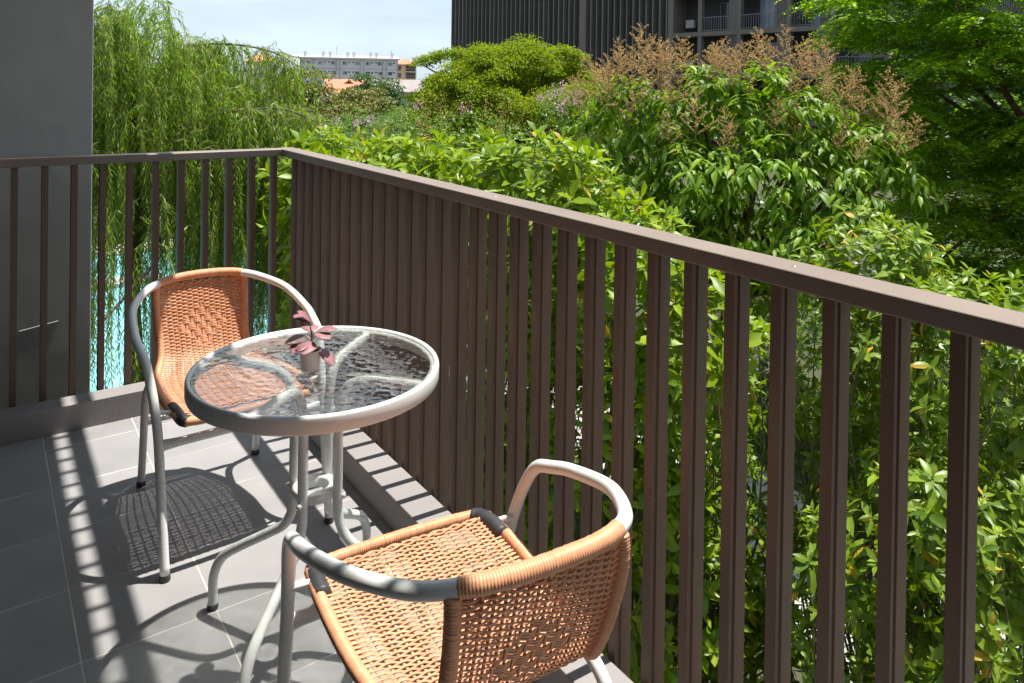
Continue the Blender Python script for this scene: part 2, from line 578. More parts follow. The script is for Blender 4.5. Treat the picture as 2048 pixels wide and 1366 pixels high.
L_CURLED = leaf_template(0.34, 0.52, 0.45, 0.55)
L_FLAT = leaf_template(0.42, 0.50, 0.10, 0.05)


def scatter_mixed(tpl, pos, d, up, sc):
    k = rng.integers(0, 4, len(pos))
    return join([scatter(t_, pos[m_], d[m_], up[m_], sc[m_]) for t_, m_ in ((tpl, k < 2), (L_CURLED, k == 2), (L_FLAT, k == 3)) if m_.any()])


def scatter(tpl, pos, d, up, sc):
    """Places a template many times: returns verts, tris."""
    tv, tf = tpl
    pos = np.asarray(pos, float)
    d = norm(np.asarray(d, float))
    x = np.cross(d, up)
    bad = np.linalg.norm(x, axis=1) < 1e-4
    x[bad] = np.array([1.0, 0, 0])
    x = norm(x)
    z = np.cross(x, d)
    sc = np.broadcast_to(np.asarray(sc, float), (len(pos),))
    v = (x[:, None, :] * tv[None, :, 0:1] + d[:, None, :] * tv[None, :, 1:2] + z[:, None, :] * tv[None, :, 2:3]) * sc[:, None, None] + pos[:, None, :]
    f = tf[None, :, :] + (np.arange(len(pos)) * len(tv))[:, None, None]
    return v.reshape(-1, 3), f.reshape(-1, 3)


def join(parts):
    vs, fs, o = [], [], 0
    for v, f in parts:
        vs.append(v)
        fs.append(f + o)
        o += len(v)
    return np.concatenate(vs), np.concatenate(fs)


def unit(n):
    return norm(rng.normal(size=(n, 3)))


def thin_tubes(paths, r0, r1, sides=4):
    """Many thin tapered stems as one triangle array."""
    vs, fs, o = [], [], 0
    for i, P in enumerate(paths):
        n = len(P)
        ra, rb = (r0[i], r1[i]) if hasattr(r0, '__len__') else (r0, r1)
        v, f = tube_arrays(P, np.linspace(ra, rb, n), sides, caps=False)
        q = np.array(f)
        t = np.concatenate([q[:, [0, 1, 2]], q[:, [0, 2, 3]]])
        vs.append(v)
        fs.append(t + o)
        o += len(v)
    return np.concatenate(vs), np.concatenate(fs)


def bend(a, b, sag=0.15, n=6, jit=0.05):
    a, b = np.array(a, float), np.array(b, float)
    t = np.linspace(0, 1, n)[:, None]
    L = np.linalg.norm(b - a)
    off = np.sin(PI * t) * (np.array([rnd.uniform(-1, 1), rnd.uniform(-1, 1), 0]) * jit * L + np.array([0, 0, sag * L]))
    return a + (b - a) * t + off


# ------------------------------------------------------------------ balcony: floor tiles, kerb, railing, walls, ceiling
fl = MB()
fl.box((-3.3, -5.6, -0.25), (-0.002, -0.002, -0.0006))
floor = fl.build('floor', 'grout')
tag(floor, 'grey tiled balcony floor with pale grout joints', kind='structure')
GX, GY, TS, GAP = -0.9247, -0.2212, 0.30, 0.0038
tile_meshes = {}


def tile_mesh(w, h):
    key = (round(w, 4), round(h, 4))
    if key not in tile_meshes:
        b = 0.0005
        z0, z1 = -0.0030, 0.0
        v = [(0, 0, z0), (w, 0, z0), (w, h, z0), (0, h, z0), (0, 0, z1 - b), (w, 0, z1 - b), (w, h, z1 - b), (0, h, z1 - b),
             (b, b, z1), (w - b, b, z1), (w - b, h - b, z1), (b, h - b, z1)]
        f = [(0, 1, 5, 4), (1, 2, 6, 5), (2, 3, 7, 6), (3, 0, 4, 7), (4, 5, 9, 8), (5, 6, 10, 9), (6, 7, 11, 10), (7, 4, 8, 11), (8, 9, 10, 11)]
        tile_meshes[key] = mesh_from('tile', v, f, 'tile')
    return tile_meshes[key]


for i in range(-8, 4):
    for j in range(-18, 2):
        x0, x1 = GX + TS * i + GAP / 2, GX + TS * (i + 1) - GAP / 2
        y0, y1 = GY + TS * (j - 1) + GAP / 2, GY + TS * j - GAP / 2
        x1, y1 = min(x1, -0.1062), min(y1, -0.0982)
        x0, y0 = max(x0, -3.3), max(y0, -5.6)
        if x1 - x0 < 0.02 or y1 - y0 < 0.02:
            continue
        t = link('tile', tile_mesh(x1 - x0, y1 - y0), floor)
        t.location = (x0, y0, rnd.uniform(-0.0003, 0.0003))

k = MB()
kz, kx, ky = 0.1009, -0.1045, -0.0965
k.poly([(kx, -5.6, 0.0), (0, -5.6, 0.0), (0, -5.6, kz), (kx, -5.6, kz), (kx, ky, 0.0), (0, 0, 0.0), (0, 0, kz), (kx, ky, kz), (-3.3, ky, 0.0), (-3.3, 0, 0.0), (-3.3, 0, kz), (-3.3, ky, kz)],
       [(0, 1, 2, 3), (0, 3, 7, 4), (3, 2, 6, 7), (2, 1, 5, 6), (4, 7, 11, 8), (7, 6, 10, 11), (6, 5, 9, 10), (8, 11, 10, 9)])
tag(k.build('kerb', 'kerb', bevel=0.003), 'low grey kerb along the balcony edge under the railing', kind='structure')

railing = thing('balcony_railing', 'dark brown metal slat railing with flat top rail around the balcony', 'railing')
tr = MB()
ri, ro, rb, rt = -0.004, 0.071, 1.006, 1.038
tr.poly([(ri, -5.6, rb), (ro, -5.6, rb), (ro, -5.6, rt), (ri, -5.6, rt), (ri, ri, rb), (ro, ro, rb), (ro, ro, rt), (ri, ri, rt), (-3.3, ri, rb), (-3.3, ro, rb), (-3.3, ro, rt), (-3.3, ri, rt)],
        [(0, 1, 2, 3), (0, 3, 7, 4), (3, 2, 6, 7), (2, 1, 5, 6), (1, 0, 4, 5), (4, 7, 11, 8), (7, 6, 10, 11), (6, 5, 9, 10), (5, 4, 8, 9), (8, 11, 10, 9)])
tr.build('top_rail', 'sunlit_rail', railing, bevel=0.0035, seg=3)
br = MB()
br.poly([(0.01, -5.6, -0.34), (0.055, -5.6, -0.34), (0.055, -5.6, -0.28), (0.01, -5.6, -0.28), (0.01, 0.01, -0.34), (0.055, 0.055, -0.34), (0.055, 0.055, -0.28), (0.01, 0.01, -0.28), (-3.3, 0.01, -0.34), (-3.3, 0.055, -0.34), (-3.3, 0.055, -0.28), (-3.3, 0.01, -0.28)],
        [(0, 1, 2, 3), (0, 3, 7, 4), (3, 2, 6, 7), (2, 1, 5, 6), (1, 0, 4, 5), (4, 7, 11, 8), (7, 6, 10, 11), (6, 5, 9, 10), (5, 4, 8, 9), (8, 11, 10, 9)])
br.build('bottom_rail', 'rail', railing)


def baluster_mesh(z0, z1):
    # section: inner flange, a shallow channel, then the outer box (x = out from the balcony)
    h, g = 0.0108, 0.0080
    sec = [(0.009, -h), (0.0165, -h), (0.0175, -g), (0.0245, -g), (0.026, -h), (0.055, -h), (0.055, h), (0.026, h), (0.0245, g), (0.0175, g), (0.0165, h), (0.009, h)]
    n = len(sec)
    v = [(x, y, z0) for x, y in sec] + [(x, y, z1) for x, y in sec]
    f = [(i, (i + 1) % n, n + (i + 1) % n, n + i) for i in range(n)] + [tuple(range(n - 1, -1, -1)), tuple(range(n, 2 * n))]
    return mesh_from('baluster', v, f, 'rail')


bal = baluster_mesh(-0.279, 1.0055)
bal_pos_y = [-2.8898 + 0.0994 * kk for kk in range(-26, 29)]
bal_pos_x = [-0.0313 - 0.0985 * kk for kk in range(0, 33)]
for y in bal_pos_y:
    if y < -0.06:
        o = link('baluster', bal, railing)
        o.location = (0, y, 0)
for x in bal_pos_x:
    o = link('baluster', bal, railing)
    o.location = (x, 0, 0)
    o.rotation_euler = (0, 0, PI / 2)

# storey above: soffit slab and the tail of its railing (throws the ladder of light on the floor)
cl = MB()
cl.box((-3.3, -5.6, 2.813), (0.0, 0.0, 3.06))
ceiling = tag(cl.build('ceiling', 'ceil'), 'soffit of the balcony above', kind='structure')
cb = MB()
cb.poly([(0.012, -5.6, 2.672), (0.053, -5.6, 2.672), (0.053, -5.6, 2.742), (0.012, -5.6, 2.742), (0.012, 0.012, 2.672), (0.053, 0.053, 2.672), (0.053, 0.053, 2.742), (0.012, 0.012, 2.742), (-3.3, 0.012, 2.672), (-3.3, 0.053, 2.672), (-3.3, 0.053, 2.742), (-3.3, 0.012, 2.742)],
        [(0, 1, 2, 3), (0, 3, 7, 4), (3, 2, 6, 7), (2, 1, 5, 6), (1, 0, 4, 5), (4, 7, 11, 8), (7, 6, 10, 11), (6, 5, 9, 10), (5, 4, 8, 9), (8, 11, 10, 9)])
cb.build('bottom_rail', 'rail', ceiling)
ubal = baluster_mesh(2.7425, 4.1)
for y in [-0.175 - 0.1005 * kk for kk in range(0, 54)]:
    o = link('baluster', ubal, ceiling)
    o.location = (0, y, 0)
for x in bal_pos_x:
    o = link('baluster', ubal, ceiling)
    o.location = (x, 0, 0)
    o.rotation_euler = (0, 0, PI / 2)

wa = MB()
wa.box((-4.6, 0.35, -3.4), (-0.722, 0.52, 5.2))
wl_ = wa.build('wall_left', 'wall', bevel=0.004)
tag(wl_, 'grey painted fin wall beside the balcony', kind='structure')
for x0, z0, x1, z1 in ((-.985, .283, -.845, .303),):
    MB().poly([(x0, .3485, z0), (x1, .3485, z1), (x1, .3485, z1 + .002), (x0, .3485, z0 + .002), (x0, .352, z0 - .002), (x1, .352, z1 - .002), (x1, .352, z1 + .006), (x0, .352, z0 + .006)], [(0, 1, 2, 3), (0, 4, 5, 1), (2, 6, 7, 3), (1, 5, 6, 2), (0, 3, 7, 4)]).build('render_ridge', 'wall', wl_)
for y_ in (-.75, -1.68, -2.61, -3.54):
    MB().lathe([(0, .0012), (.003, .001), (.0042, 0), (.0042, -.001)], 12, (.034, y_, 1.038)).build('rivet', 'bolt', railing, True)
MB().box((-3.5, -5.8, -3.4), (-3.301, 0.34, 5.2)).build('wall_inner', 'inwall')['kind'] = 'structure'
MB().box((-3.3, -5.8, -3.4), (0.06, -5.602, 5.2)).build('wall_rear', 'inwall')['kind'] = 'structure'
MB().box((-3.3, -5.6, -3.4), (-0.35, -0.35, -0.251)).build('wall_below', 'inwall')['kind'] = 'structure'


# ------------------------------------------------------------------ bistro chair (front = local +Y, origin on the floor)
def mirror(P):
    return np.asarray(P, float) * np.array([-1, 1, 1])


def chair_surface():
    prof = catmull([(-.318, .655, .146), (-.302, .60, .146), (-.276, .52, .142), (-.250, .458, .139), (-.222, .422, .143), (-.172, .404, .162), (-.10, .399, .183), (0, .401, .194), (.12, .407, .197), (.200, .410, .193), (.226, .407, .187)], 10)
    d = np.r_[0, np.cumsum(np.linalg.norm(np.diff(prof[:, :2], axis=0), axis=1))]
    return prof, d


PROF, PD = chair_surface()
SL = PD[-1]


def surf_pt(s, u):
    y = np.interp(s, PD, PROF[:, 0])
    z = np.interp(s, PD, PROF[:, 1])
    w = np.interp(s, PD, PROF[:, 2])
    back = np.clip(1 - s / 0.30, 0, 1)
    seat = np.clip((s - 0.30) / 0.12, 0, 1) * np.clip((SL - s) / 0.1, 0, 1)
    y = y + 0.007 * back * u * u + 0.020 * np.exp(-s / 0.04) * u ** 4
    z = z - 0.012 * seat * (1 - u * u)
    return np.stack([w * u, y, z], -1)


def surf_n(s, u):
    e = 1e-3
    a = surf_pt(s + e, u) - surf_pt(s - e, u)
    b = surf_pt(s, u + e) - surf_pt(s, u - e)
    return norm(np.cross(b, a))


def ribbon(P, Nn, width, thick):
    """Flat strand along P with surface normal Nn."""
    T = np.gradient(P, axis=0)
    T = norm(T)
    B = norm(np.cross(Nn, T))
    n2 = np.cross(T, B)
    hw, ht = width / 2, thick / 2
    ring = np.stack([P + B * hw * 0.55 + n2 * ht, P - B * hw * 0.55 + n2 * ht, P - B * hw, P - B * hw * 0.55 - n2 * ht, P + B * hw * 0.55 - n2 * ht, P + B * hw], 1)
    n = len(P)
    v = ring.reshape(-1, 3)
    i = np.arange(n - 1)[:, None] * 6
    k_ = np.arange(6)[None, :]
    k2 = (k_ + 1) % 6
    q = np.stack([i + k_, i + k2, i + 6 + k2, i + 6 + k_], -1).reshape(-1, 4)
    return v, np.concatenate([q[:, [0, 1, 2]], q[:, [0, 2, 3]]])


def weave():
    parts = []
    NST = 15
    su = np.linspace(-0.86, 0.86, NST)
    pitch_ = 0.0058
    rows = int(SL / pitch_) - 1
    per = 5
    for r in range(rows):
        s = 0.012 + r * pitch_
        us = np.concatenate([[-1.0, -0.94], np.interp(np.arange((NST - 1) * per + 1) / per, np.arange(NST), su), [0.94, 1.0]])
        sg = np.zeros(len(us))
        for i, u in enumerate(us):
            q = np.interp(u, su, np.arange(NST))
            if u <= su[0] or u >= su[-1]:
                ph = 0.0 if abs(u) >= 1 else 0.5
                base = 0 if u < 0 else NST - 1
                sg[i] = ph * (1 if (base + r) % 2 else -1)
                continue
            j = int(round(q))
            rr = r
            # diamond of basket weave in the middle of the back
            sc_ = (s - 0.155) / 0.075
            uc = u / 0.62
            if abs(sc_) + abs(uc) < 1.0:
                rr = r // 4
            sg[i] = math.cos(PI * (q - j)) * (1 if (j + rr) % 2 else -1)
        sv = np.full(len(us), s) + rnd.uniform(-0.0006, 0.0006)
        P = surf_pt(sv, us) + surf_n(sv, us) * (sg * 0.0026)[:, None]
        parts.append(ribbon(P, surf_n(sv, us), 0.0054, 0.0022))
    for j, u in enumerate(su):
        s = np.linspace(0.0, SL, 70)
        uu = np.full(70, u)
        P = surf_pt(s, uu)
        parts.append(ribbon(P, surf_n(s, uu), 0.0062, 0.0018))
    # braided edging just inside the top tube and front rail
    for s0, amp in ((0.010, 1), (0.016, -1), (SL - 0.012, 1), (SL - 0.018, -1)):
        us = np.linspace(-0.97, 0.97, 90)
        sv = s0 + 0.0025 * amp * np.sin(us * 34)
        P = surf_pt(sv, us) + surf_n(sv, us) * (0.0035 + 0.0015 * amp * np.cos(us * 34))[:, None]
        parts.append(ribbon(P, surf_n(sv, us), 0.0055, 0.003))
    return join(parts)


def wrapped(path, r, period=0.0046, sides=9, seed=0):
    """Tube closely wrapped with flat strand: a ridge for each turn."""
    rr = random.Random(seed)
    P = resample(path, period / 4)
    n = len(P)
    prof = np.tile(np.array([-0.0008, 0.0002, 0.0004, 0.0002]), n // 4 + 1)[:n]
    jit = np.repeat(np.array([rr.uniform(-0.0004, 0.0004) for _ in range(n // 4 + 1)]), 4)[:n]
    return tube_arrays(P, r + prof + jit, sides)


SIDE = [(0, -.320, .668), (.07, -.315, .666), (.130, -.296, .661), (.189, -.248, .648), (.243, -.14, .626), (.262, 0, .588), (.260, .07, .565), (.256, .118, .545), (.251, .150, .503), (.244, .178, .44), (.238, .205, .35), (.2355, .24, .18), (.233, .2765, .012)]


def make_chair():
    t = thing('bistro_chair', 'x', 'chair')
    half = catmull(SIDE, 8)
    full = np.concatenate([mirror(half)[::-1], half[1:]])
    MB().tube(full, 0.0128, 16).build('arm_and_front_leg_tube', 'white_metal', t, True)
    for sx in (1, -1):
        leg = catmull([(sx * .188, -.2765, .012), (sx * .187, -.252, .16), (sx * .187, -.236, .27), (sx * .186, -.212, .335), (sx * .182, -.165, .368), (sx * .176, -.09, .374), (sx * .174, .06, .380), (sx * .180, .14, .392)], 6)
        MB().tube(leg, 0.0118, 14).build('rear_leg', 'white_metal', t, True)
        for (x, y) in ((sx * .233, .2765), (sx * .188, -.2765)):
            MB().lathe([(0.0, 0.0), (0.0135, 0.0), (0.0148, 0.004), (0.0138, 0.014), (0.0125, 0.017)], 16, (x, y, 0)).build('foot_cap', 'cap', t, True)
        MB().tube([(sx * .244, .178, .418), (sx * .192, .188, .412)], 0.006, 8).build('seat_stud', 'white_metal', t, True)
    for (y, z, hw, r0) in ((.208, .335, .237, .012), (-.243, .225, .187, .011)):
        n = 17
        xs = np.linspace(-hw, hw, n)
        v, f = [], []
        for i, x in enumerate(xs):
            e = min(1.0, (hw - abs(x)) / 0.05)
            ry, rz = r0 * (0.45 + 0.55 * e), r0 * (1.5 - 0.5 * e)
            for kx_ in range(12):
                a = 2 * PI * kx_ / 12
                v.append((x, y + ry * math.cos(a), z + rz * math.sin(a)))
        for i in range(n - 1):
            for kx_ in range(12):
                f.append((i * 12 + kx_, i * 12 + (kx_ + 1) % 12, (i + 1) * 12 + (kx_ + 1) % 12, (i + 1) * 12 + kx_))
        MB().poly(v, f).build('cross_bar', 'white_metal', t, True)
    # wrapped frame: down both sides of the back, along the seat, round the front
    sv = np.linspace(0.004, SL, 60)
    R = surf_pt(sv, np.ones(60))
    Lf = mirror(R)
    fy, fz = R[-1][1] + 0.012, R[-1][2] - 0.006
    cx_ = R[-1][0]
    corner = np.array([(cx_ - 0.002, R[-1][1] + .004, fz + .003), (cx_ - 0.012, fy + .004, fz), (cx_ - 0.035, fy + .012, fz - .001), (0.09, fy + .017, fz - .001), (0.0, fy + .018, fz - .001)])
    half_ = np.concatenate([R, corner])
    loop = catmull(np.concatenate([half_[:-1][::2], mirror(half_)[::-1][::2]]), 4)
    v, f = wrapped(loop, 0.0125, seed=3)
    MB().poly(v, f).build('wrapped_seat_frame', 'wicker', t, True)
    top = half[np.abs(half[:, 0]) < 0.140]
    top = np.concatenate([mirror(top)[::-1], top[1:]])
    v, f = wrapped(top, 0.0145, seed=4)
    MB().poly(v, f).build('wrapped_top_rail', 'wicker', t, True)
    v, f = weave()
    w = link('woven_seat_and_back', mesh_from('weave', v, f, 'wicker', True), t)
    w['kind'] = 'stuff'
    for sx in (1, -1):
        c = np.array([(sx * (cx_ + 0.003), R[-8][1], R[-8][2]), (sx * (cx_ + .0015), R[-4][1], R[-4][2] + .0005), (sx * (cx_ - 0.004), R[-1][1] + .004, fz + .003), (sx * (cx_ - 0.016), fy + .005, fz)])
        MB().tube(catmull(c, 6), 0.0165, 16).build('corner_cap', 'cap', t, True)
    return t


chair = make_chair()
chair.location = (-.485, -.938, 0)
chair.rotation_euler = (0, 0, PI + math.radians(1.6))
tag(chair, 'orange wicker bistro chair facing the camera behind the round table', 'chair', 'wicker bistro chairs')
c2 = copy_tree(chair)
c2.location = (-.429, -2.242, 0)
c2.rotation_euler = (0, 0, math.radians(-4.4))
tag(c2, 'orange wicker bistro chair seen from behind in front of the round table', 'chair', 'wicker bistro chairs')

# ------------------------------------------------------------------ bistro table
TC = (-.452, -1.635)
table = thing('bistro_table', 'round white metal bistro table with pebbled glass top', 'table', (TC[0], TC[1], 0))
RT = 0.2955
rimp = [(RT - 0.013, 0.6525), (RT - 0.012, 0.658), (RT - 0.007, 0.6610), (RT - 0.002, 0.6595), (RT, 0.654), (RT, 0.626), (RT - 0.002, 0.6215), (RT - 0.006, 0.621), (RT - 0.008, 0.626), (RT - 0.009, 0.645), (RT - 0.022, 0.6465), (RT - 0.022, 0.650), (RT - 0.013, 0.6525)]
MB().lathe(rimp, 96).build('table_rim', 'white_metal', table, True)
gp = [(0.0, 0.6515), (RT - 0.0135, 0.6515), (RT - 0.0135, 0.6565), (0.0, 0.6565)]
gl = MB().lathe(gp, 96).build('glass_top', 'glass', table)
gl.data.materials.append(MT['glassclear'])
for p_ in gl.data.polygons:
    if p_.index % 3 != 2:
        p_.material_index = 1
for a in (128, 40, 309, 220):
    t_ = math.radians(a)
    c_, s_ = math.cos(t_), math.sin(t_)
    rz = catmull([(r_, 0.0, z_) for r_, z_ in [(.281, .6385), (.22, .6395), (.13, .635), (.085, .617), (.066, .575), (.060, .52), (.060, .42), (.060, .34), (.064, .295), (.085, .255), (.13, .225), (.235, .162), (.272, .128), (.290, .085), (.292, .045), (.292, .010)]], 5)
    P = np.c_[rz[:, 0] * c_, rz[:, 0] * s_, rz[:, 2]]
    MB().tube(P, 0.0118, 14).build('leg', 'white_metal', table, True)
    MB().lathe([(0.0, 0.0), (0.013, 0.0), (0.0143, 0.004), (0.0135, 0.012), (0.0122, 0.014)], 16, (.292 * c_, .292 * s_, 0)).build('foot_cap', 'cap', table, True)
    bo = MB().lathe([(0.0, 0.0), (0.004, 0.0), (0.0065, 0.002), (0.0068, 0.005), (0.004, 0.0085), (0.0, 0.009)], 12).build('bolt', 'white_metal', table, True)
    bo.location = (.0725 * c_, .0725 * s_, .352)
    bo.rotation_euler = Vector((c_, s_, 0)).to_track_quat('Z', 'Y').to_euler()
hp = [(0.030, 0.345), (0.052, 0.345), (0.055, 0.348), (0.055, 0.366), (0.052, 0.369), (0.034, 0.369), (0.031, 0.366), (0.030, 0.345)]
MB().lathe(hp, 40).build('leg_ring', 'white_metal', table, True)

# ------------------------------------------------------------------ potted plant on the glass
pp = thing('potted_plant', 'small pink-leaved plant in a beige pot on the glass table', 'plant', (-.4735, -1.648, .6575))
MB().lathe([(0.0, 0.0), (0.0195, 0.0), (0.0208, 0.0015), (0.0262, 0.046), (0.0260, 0.0475), (0.0245, 0.0478), (0.0238, 0.046), (0.0228, 0.038), (0.0, 0.038)], 40).build('pot', 'pot', pp, True)
v, f = [], []
MB().lathe([(0.0, 0.0425), (0.008, 0.043), (0.016, 0.0415), (0.0236, 0.040)], 28).build('soil', 'soil', pp, True)
plf = leaf_template(0.92, 0.60, 0.14, 0.14, (0, .10, .25, .45, .65, .82, .93, .985, 1))
stemtop = np.array([0.004, 0.0, 0.092])
MB().tube(catmull([(0, 0, .04), (0.002, .001, .06), (.003, 0, .078), stemtop], 5), np.linspace(.0022, .0014, 16), 8).build('stem', 'potstem', pp, True)
# (compass angle, base height, petiole reach, rise of the petiole, leaf size, leaf pitch)
for ang, bz, reach, rise, size, pit in [(232, .050, .010, .018, .036, -.12), (-42, .048, .022, .002, .038, -.62), (152, .056, .022, .024, .034, -.22), (200, .052, .014, .012, .034, -.05), (-15, .060, .020, .030, .032, .10), (128, .076, .010, .034, .030, .45), (150, .086, .006, .026, .027, .85), (-60, .068, .014, .018, .030, .0), (75, .066, .018, .018, .032, .15)]:
    a = math.radians(ang)
    h = np.array([math.cos(a), math.sin(a), 0])
    b0 = np.array([0.002, 0, bz])
    b1 = b0 + h * reach * .75 + np.array([0, 0, rise])
    vv, ff = scatter(plf, [b1 - h * .002], [h * math.cos(pit) + np.array([0, 0, math.sin(pit)])], np.array([[0, 0, 1.0]]), size * 1.5)
    lf = link('leaf', mesh_from('potted_leaf', vv, ff, 'pinkleaf', True), pp)
    md = lf.modifiers.new('solid', 'SOLIDIFY')
    md.thickness = 0.0006
    MB().tube(catmull([b0, (b0 + b1) / 2 + np.array([0, 0, .004]), b1], 4), 0.0009, 6).build('petiole', 'potstem', lf, True)

# ------------------------------------------------------------------ grounds: earth, pool, deck, paths
GZ = -3.4
MB().box((-400, -200, GZ - 0.5), (900, 1500, GZ)).build('ground', 'earth')['kind'] = 'structure'
deck = MB().box((-9, 8.2, GZ - 0.05), (7.4, 9.0, GZ + 0.012)).box((-9, 19.2, GZ - 0.05), (7.4, 20.6, GZ + 0.012)).box((6.2, 9.0, GZ - 0.05), (7.4, 19.2, GZ + 0.012)).build('pool_deck', 'deck')
tag(deck, 'sandy stone deck round the pool', kind='structure')
pool = MB().box((-9, 9.0, GZ - 0.06), (6.2, 19.2, GZ + 0.004)).build('pool_water', 'water')
tag(pool, 'turquoise swimming pool water', kind='structure')
cop = MB().box((-9, 8.85, GZ + 0.0125), (6.4, 9.05, GZ + 0.05)).box((-9, 19.1, GZ + 0.0125), (6.4, 19.35, GZ + 0.05)).box((6.15, 9.05, GZ + 0.0125), (6.4, 19.1, GZ + 0.05)).build('pool_kerb', 'paving')
tag(cop, 'pale stone coping round the pool', kind='structure')
st = MB().box((-0.6, 15.6, GZ + 0.0), (2.4, 16.3, GZ + 0.10)).build('pool_step', 'paving')
tag(st, 'pale stone ledge in the pool', kind='structure')
path = thing('path', 'pale concrete slab path through the garden', 'path')
del path['category']
path['kind'] = 'structure'
pm = {}
for i in range(-8, 14):
    for j in range(2):
        x0 = 4.6 + 0.9 * j + 0.5 * math.sin(i * 0.35)
        y0 = i * 0.75
        m = MB().box((0, 0, -0.05), (0.885, 0.735, 0.03))
        if 'm' not in pm:
            pm['m'] = mesh_from('path_slab', m.v, m.f, 'paving')
        o = link('slab', pm['m'], path)
        o.location = (x0, y0, GZ + rnd.uniform(-0.002, 0.004))
MB().box((25.2, -30, GZ - 0.05), (26.8, 13.2, GZ + 0.02)).build('road', 'paving')['kind'] = 'structure'
# low planting on the earth
n = 34000
gx = rng.uniform(0.6, 9.5, n)
gy = rng.uniform(-4.5, 8.0, n)
ok = ~((gx > 4.55 + 0.5 * np.sin(gy / 0.75 * 0.35)) & (gx < 6.4 + 0.5 * np.sin(gy / 0.75 * 0.35))) | (rng.uniform(size=n) < 0.05)
gx, gy = gx[ok], gy[ok]
P = np.c_[gx, gy, np.full(len(gx), GZ)]
d = unit(len(P))
d[:, 2] = np.abs(d[:, 2]) * 1.4 + 0.5
v, f = scatter(L_SLIM, P, d, unit(len(P)), rng.uniform(0.12, 0.32, len(P)))
tag(link('ground_cover', mesh_from('ground_cover', v, f, 'grass')), 'dark green low ground cover under the shrubs', 'ground cover', kind='stuff')


# ------------------------------------------------------------------ vegetation
def basis(d):
    d = np.asarray(d, float)
    a = np.where(np.abs(d[:, 2:3]) < 0.9, np.array([[0, 0, 1.0]]), np.array([[1.0, 0, 0]]))
    u = norm(np.cross(d, a))
    return u, np.cross(d, u)


def rosettes(tips, axis, nl, L, t0=0.5, t1=1.75, jit=0.25):
    """Whorls of leaves at shoot tips: pos, dir, up, size."""
    n = len(tips)
    U, V = basis(axis)
    i = np.arange(nl)
    ph = i[None, :] * 2.399 + rng.uniform(0, 6.28, (n, 1))
    th = np.linspace(t0, t1, nl)[None, :] + rng.normal(0, jit * 0.5, (n, nl))
    r = U[:, None, :] * np.cos(ph)[..., None] + V[:, None, :] * np.sin(ph)[..., None]
    d = axis[:, None, :] * np.cos(th)[..., None] + r * np.sin(th)[..., None] + rng.normal(0, jit * 0.3, (n, nl, 3))
    up = axis[:, None, :] * np.sin(th)[..., None] - r * np.cos(th)[..., None]
    pos = tips[:, None, :] - axis[:, None, :] * (L * 0.28 * np.linspace(0, 1, nl))[None, :, None]
    sz = L * (0.55 + 0.45 * np.linspace(0, 1, nl))[None, :] * rng.uniform(0.6, 1.2, (n, nl)) * rng.uniform(0.8, 1.15, (n, 1))
    return pos.reshape(-1, 3), d.reshape(-1, 3), up.reshape(-1, 3), sz.ravel()


def shell(lobes, n, zmin=-0.5, thick=0.3):
    """Points near the outside of a union of ellipsoids, with outward normals."""
    lb = np.array(lobes, float)
    w = lb[:, 3] * lb[:, 4] + lb[:, 4] * lb[:, 5]
    P, N_ = [], []
    need = n
    while need > 0:
        k_ = rng.choice(len(lb), need * 2, p=w / w.sum())
        u = unit(need * 2)
        c, r = lb[k_, :3], lb[k_, 3:6]
        rad = 1.0 - thick * rng.uniform(0, 1, (need * 2, 1)) ** 1.3 + rng.normal(0, 0.05, (need * 2, 1))
        p = c + u * r * rad
        keep = u[:, 2] > zmin
        for c2_ in lb:
            q = (p - c2_[:3]) / c2_[3:6]
            keep &= (q * q).sum(1) > (1 - thick) ** 2 * 0.9
        p, u, r = p[keep], u[keep], r[keep]
        P.append(p)
        N_.append(norm(u / r))
        need -= len(p)
    return np.concatenate(P)[:n], np.concatenate(N_)[:n]


def leaf_objects(tpl, mat, parent, pos, d, up, sz, key):
    me = mesh_from(key, tpl[0], tpl[1], mat)
    org = np.array(parent.location)
    d = norm(d)
    x = norm(np.cross(d, up))
    z = np.cross(x, d)
    for i in range(len(pos)):
        o = link('leaf', me, parent)
        m = Matrix(((x[i][0], d[i][0], z[i][0], 0), (x[i][1], d[i][1], z[i][1], 0), (x[i][2], d[i][2], z[i][2], 0), (0, 0, 0, 1)))
        m = m @ Matrix.Scale(float(sz[i]), 4)
        m.translation = Vector(pos[i] - org)
        o.matrix_local = m


def stems(base, tips, parent, name, mat, r0, r1, frac=1.0, spread=0.15, sag=0.04):
    P = []
    org = np.array(parent.location)
    for t_ in tips:
        if rnd.random() > frac:
            continue
        b = np.array([base[0] + rnd.uniform(-spread, spread), base[1] + rnd.uniform(-spread, spread), base[2]])
        P.append(bend(b, t_, -sag, 6, 0.10) - org)
    v, f = thin_tubes(P, r0, r1, 5)
    return link(name, mesh_from(name, v, f, mat, True), parent)


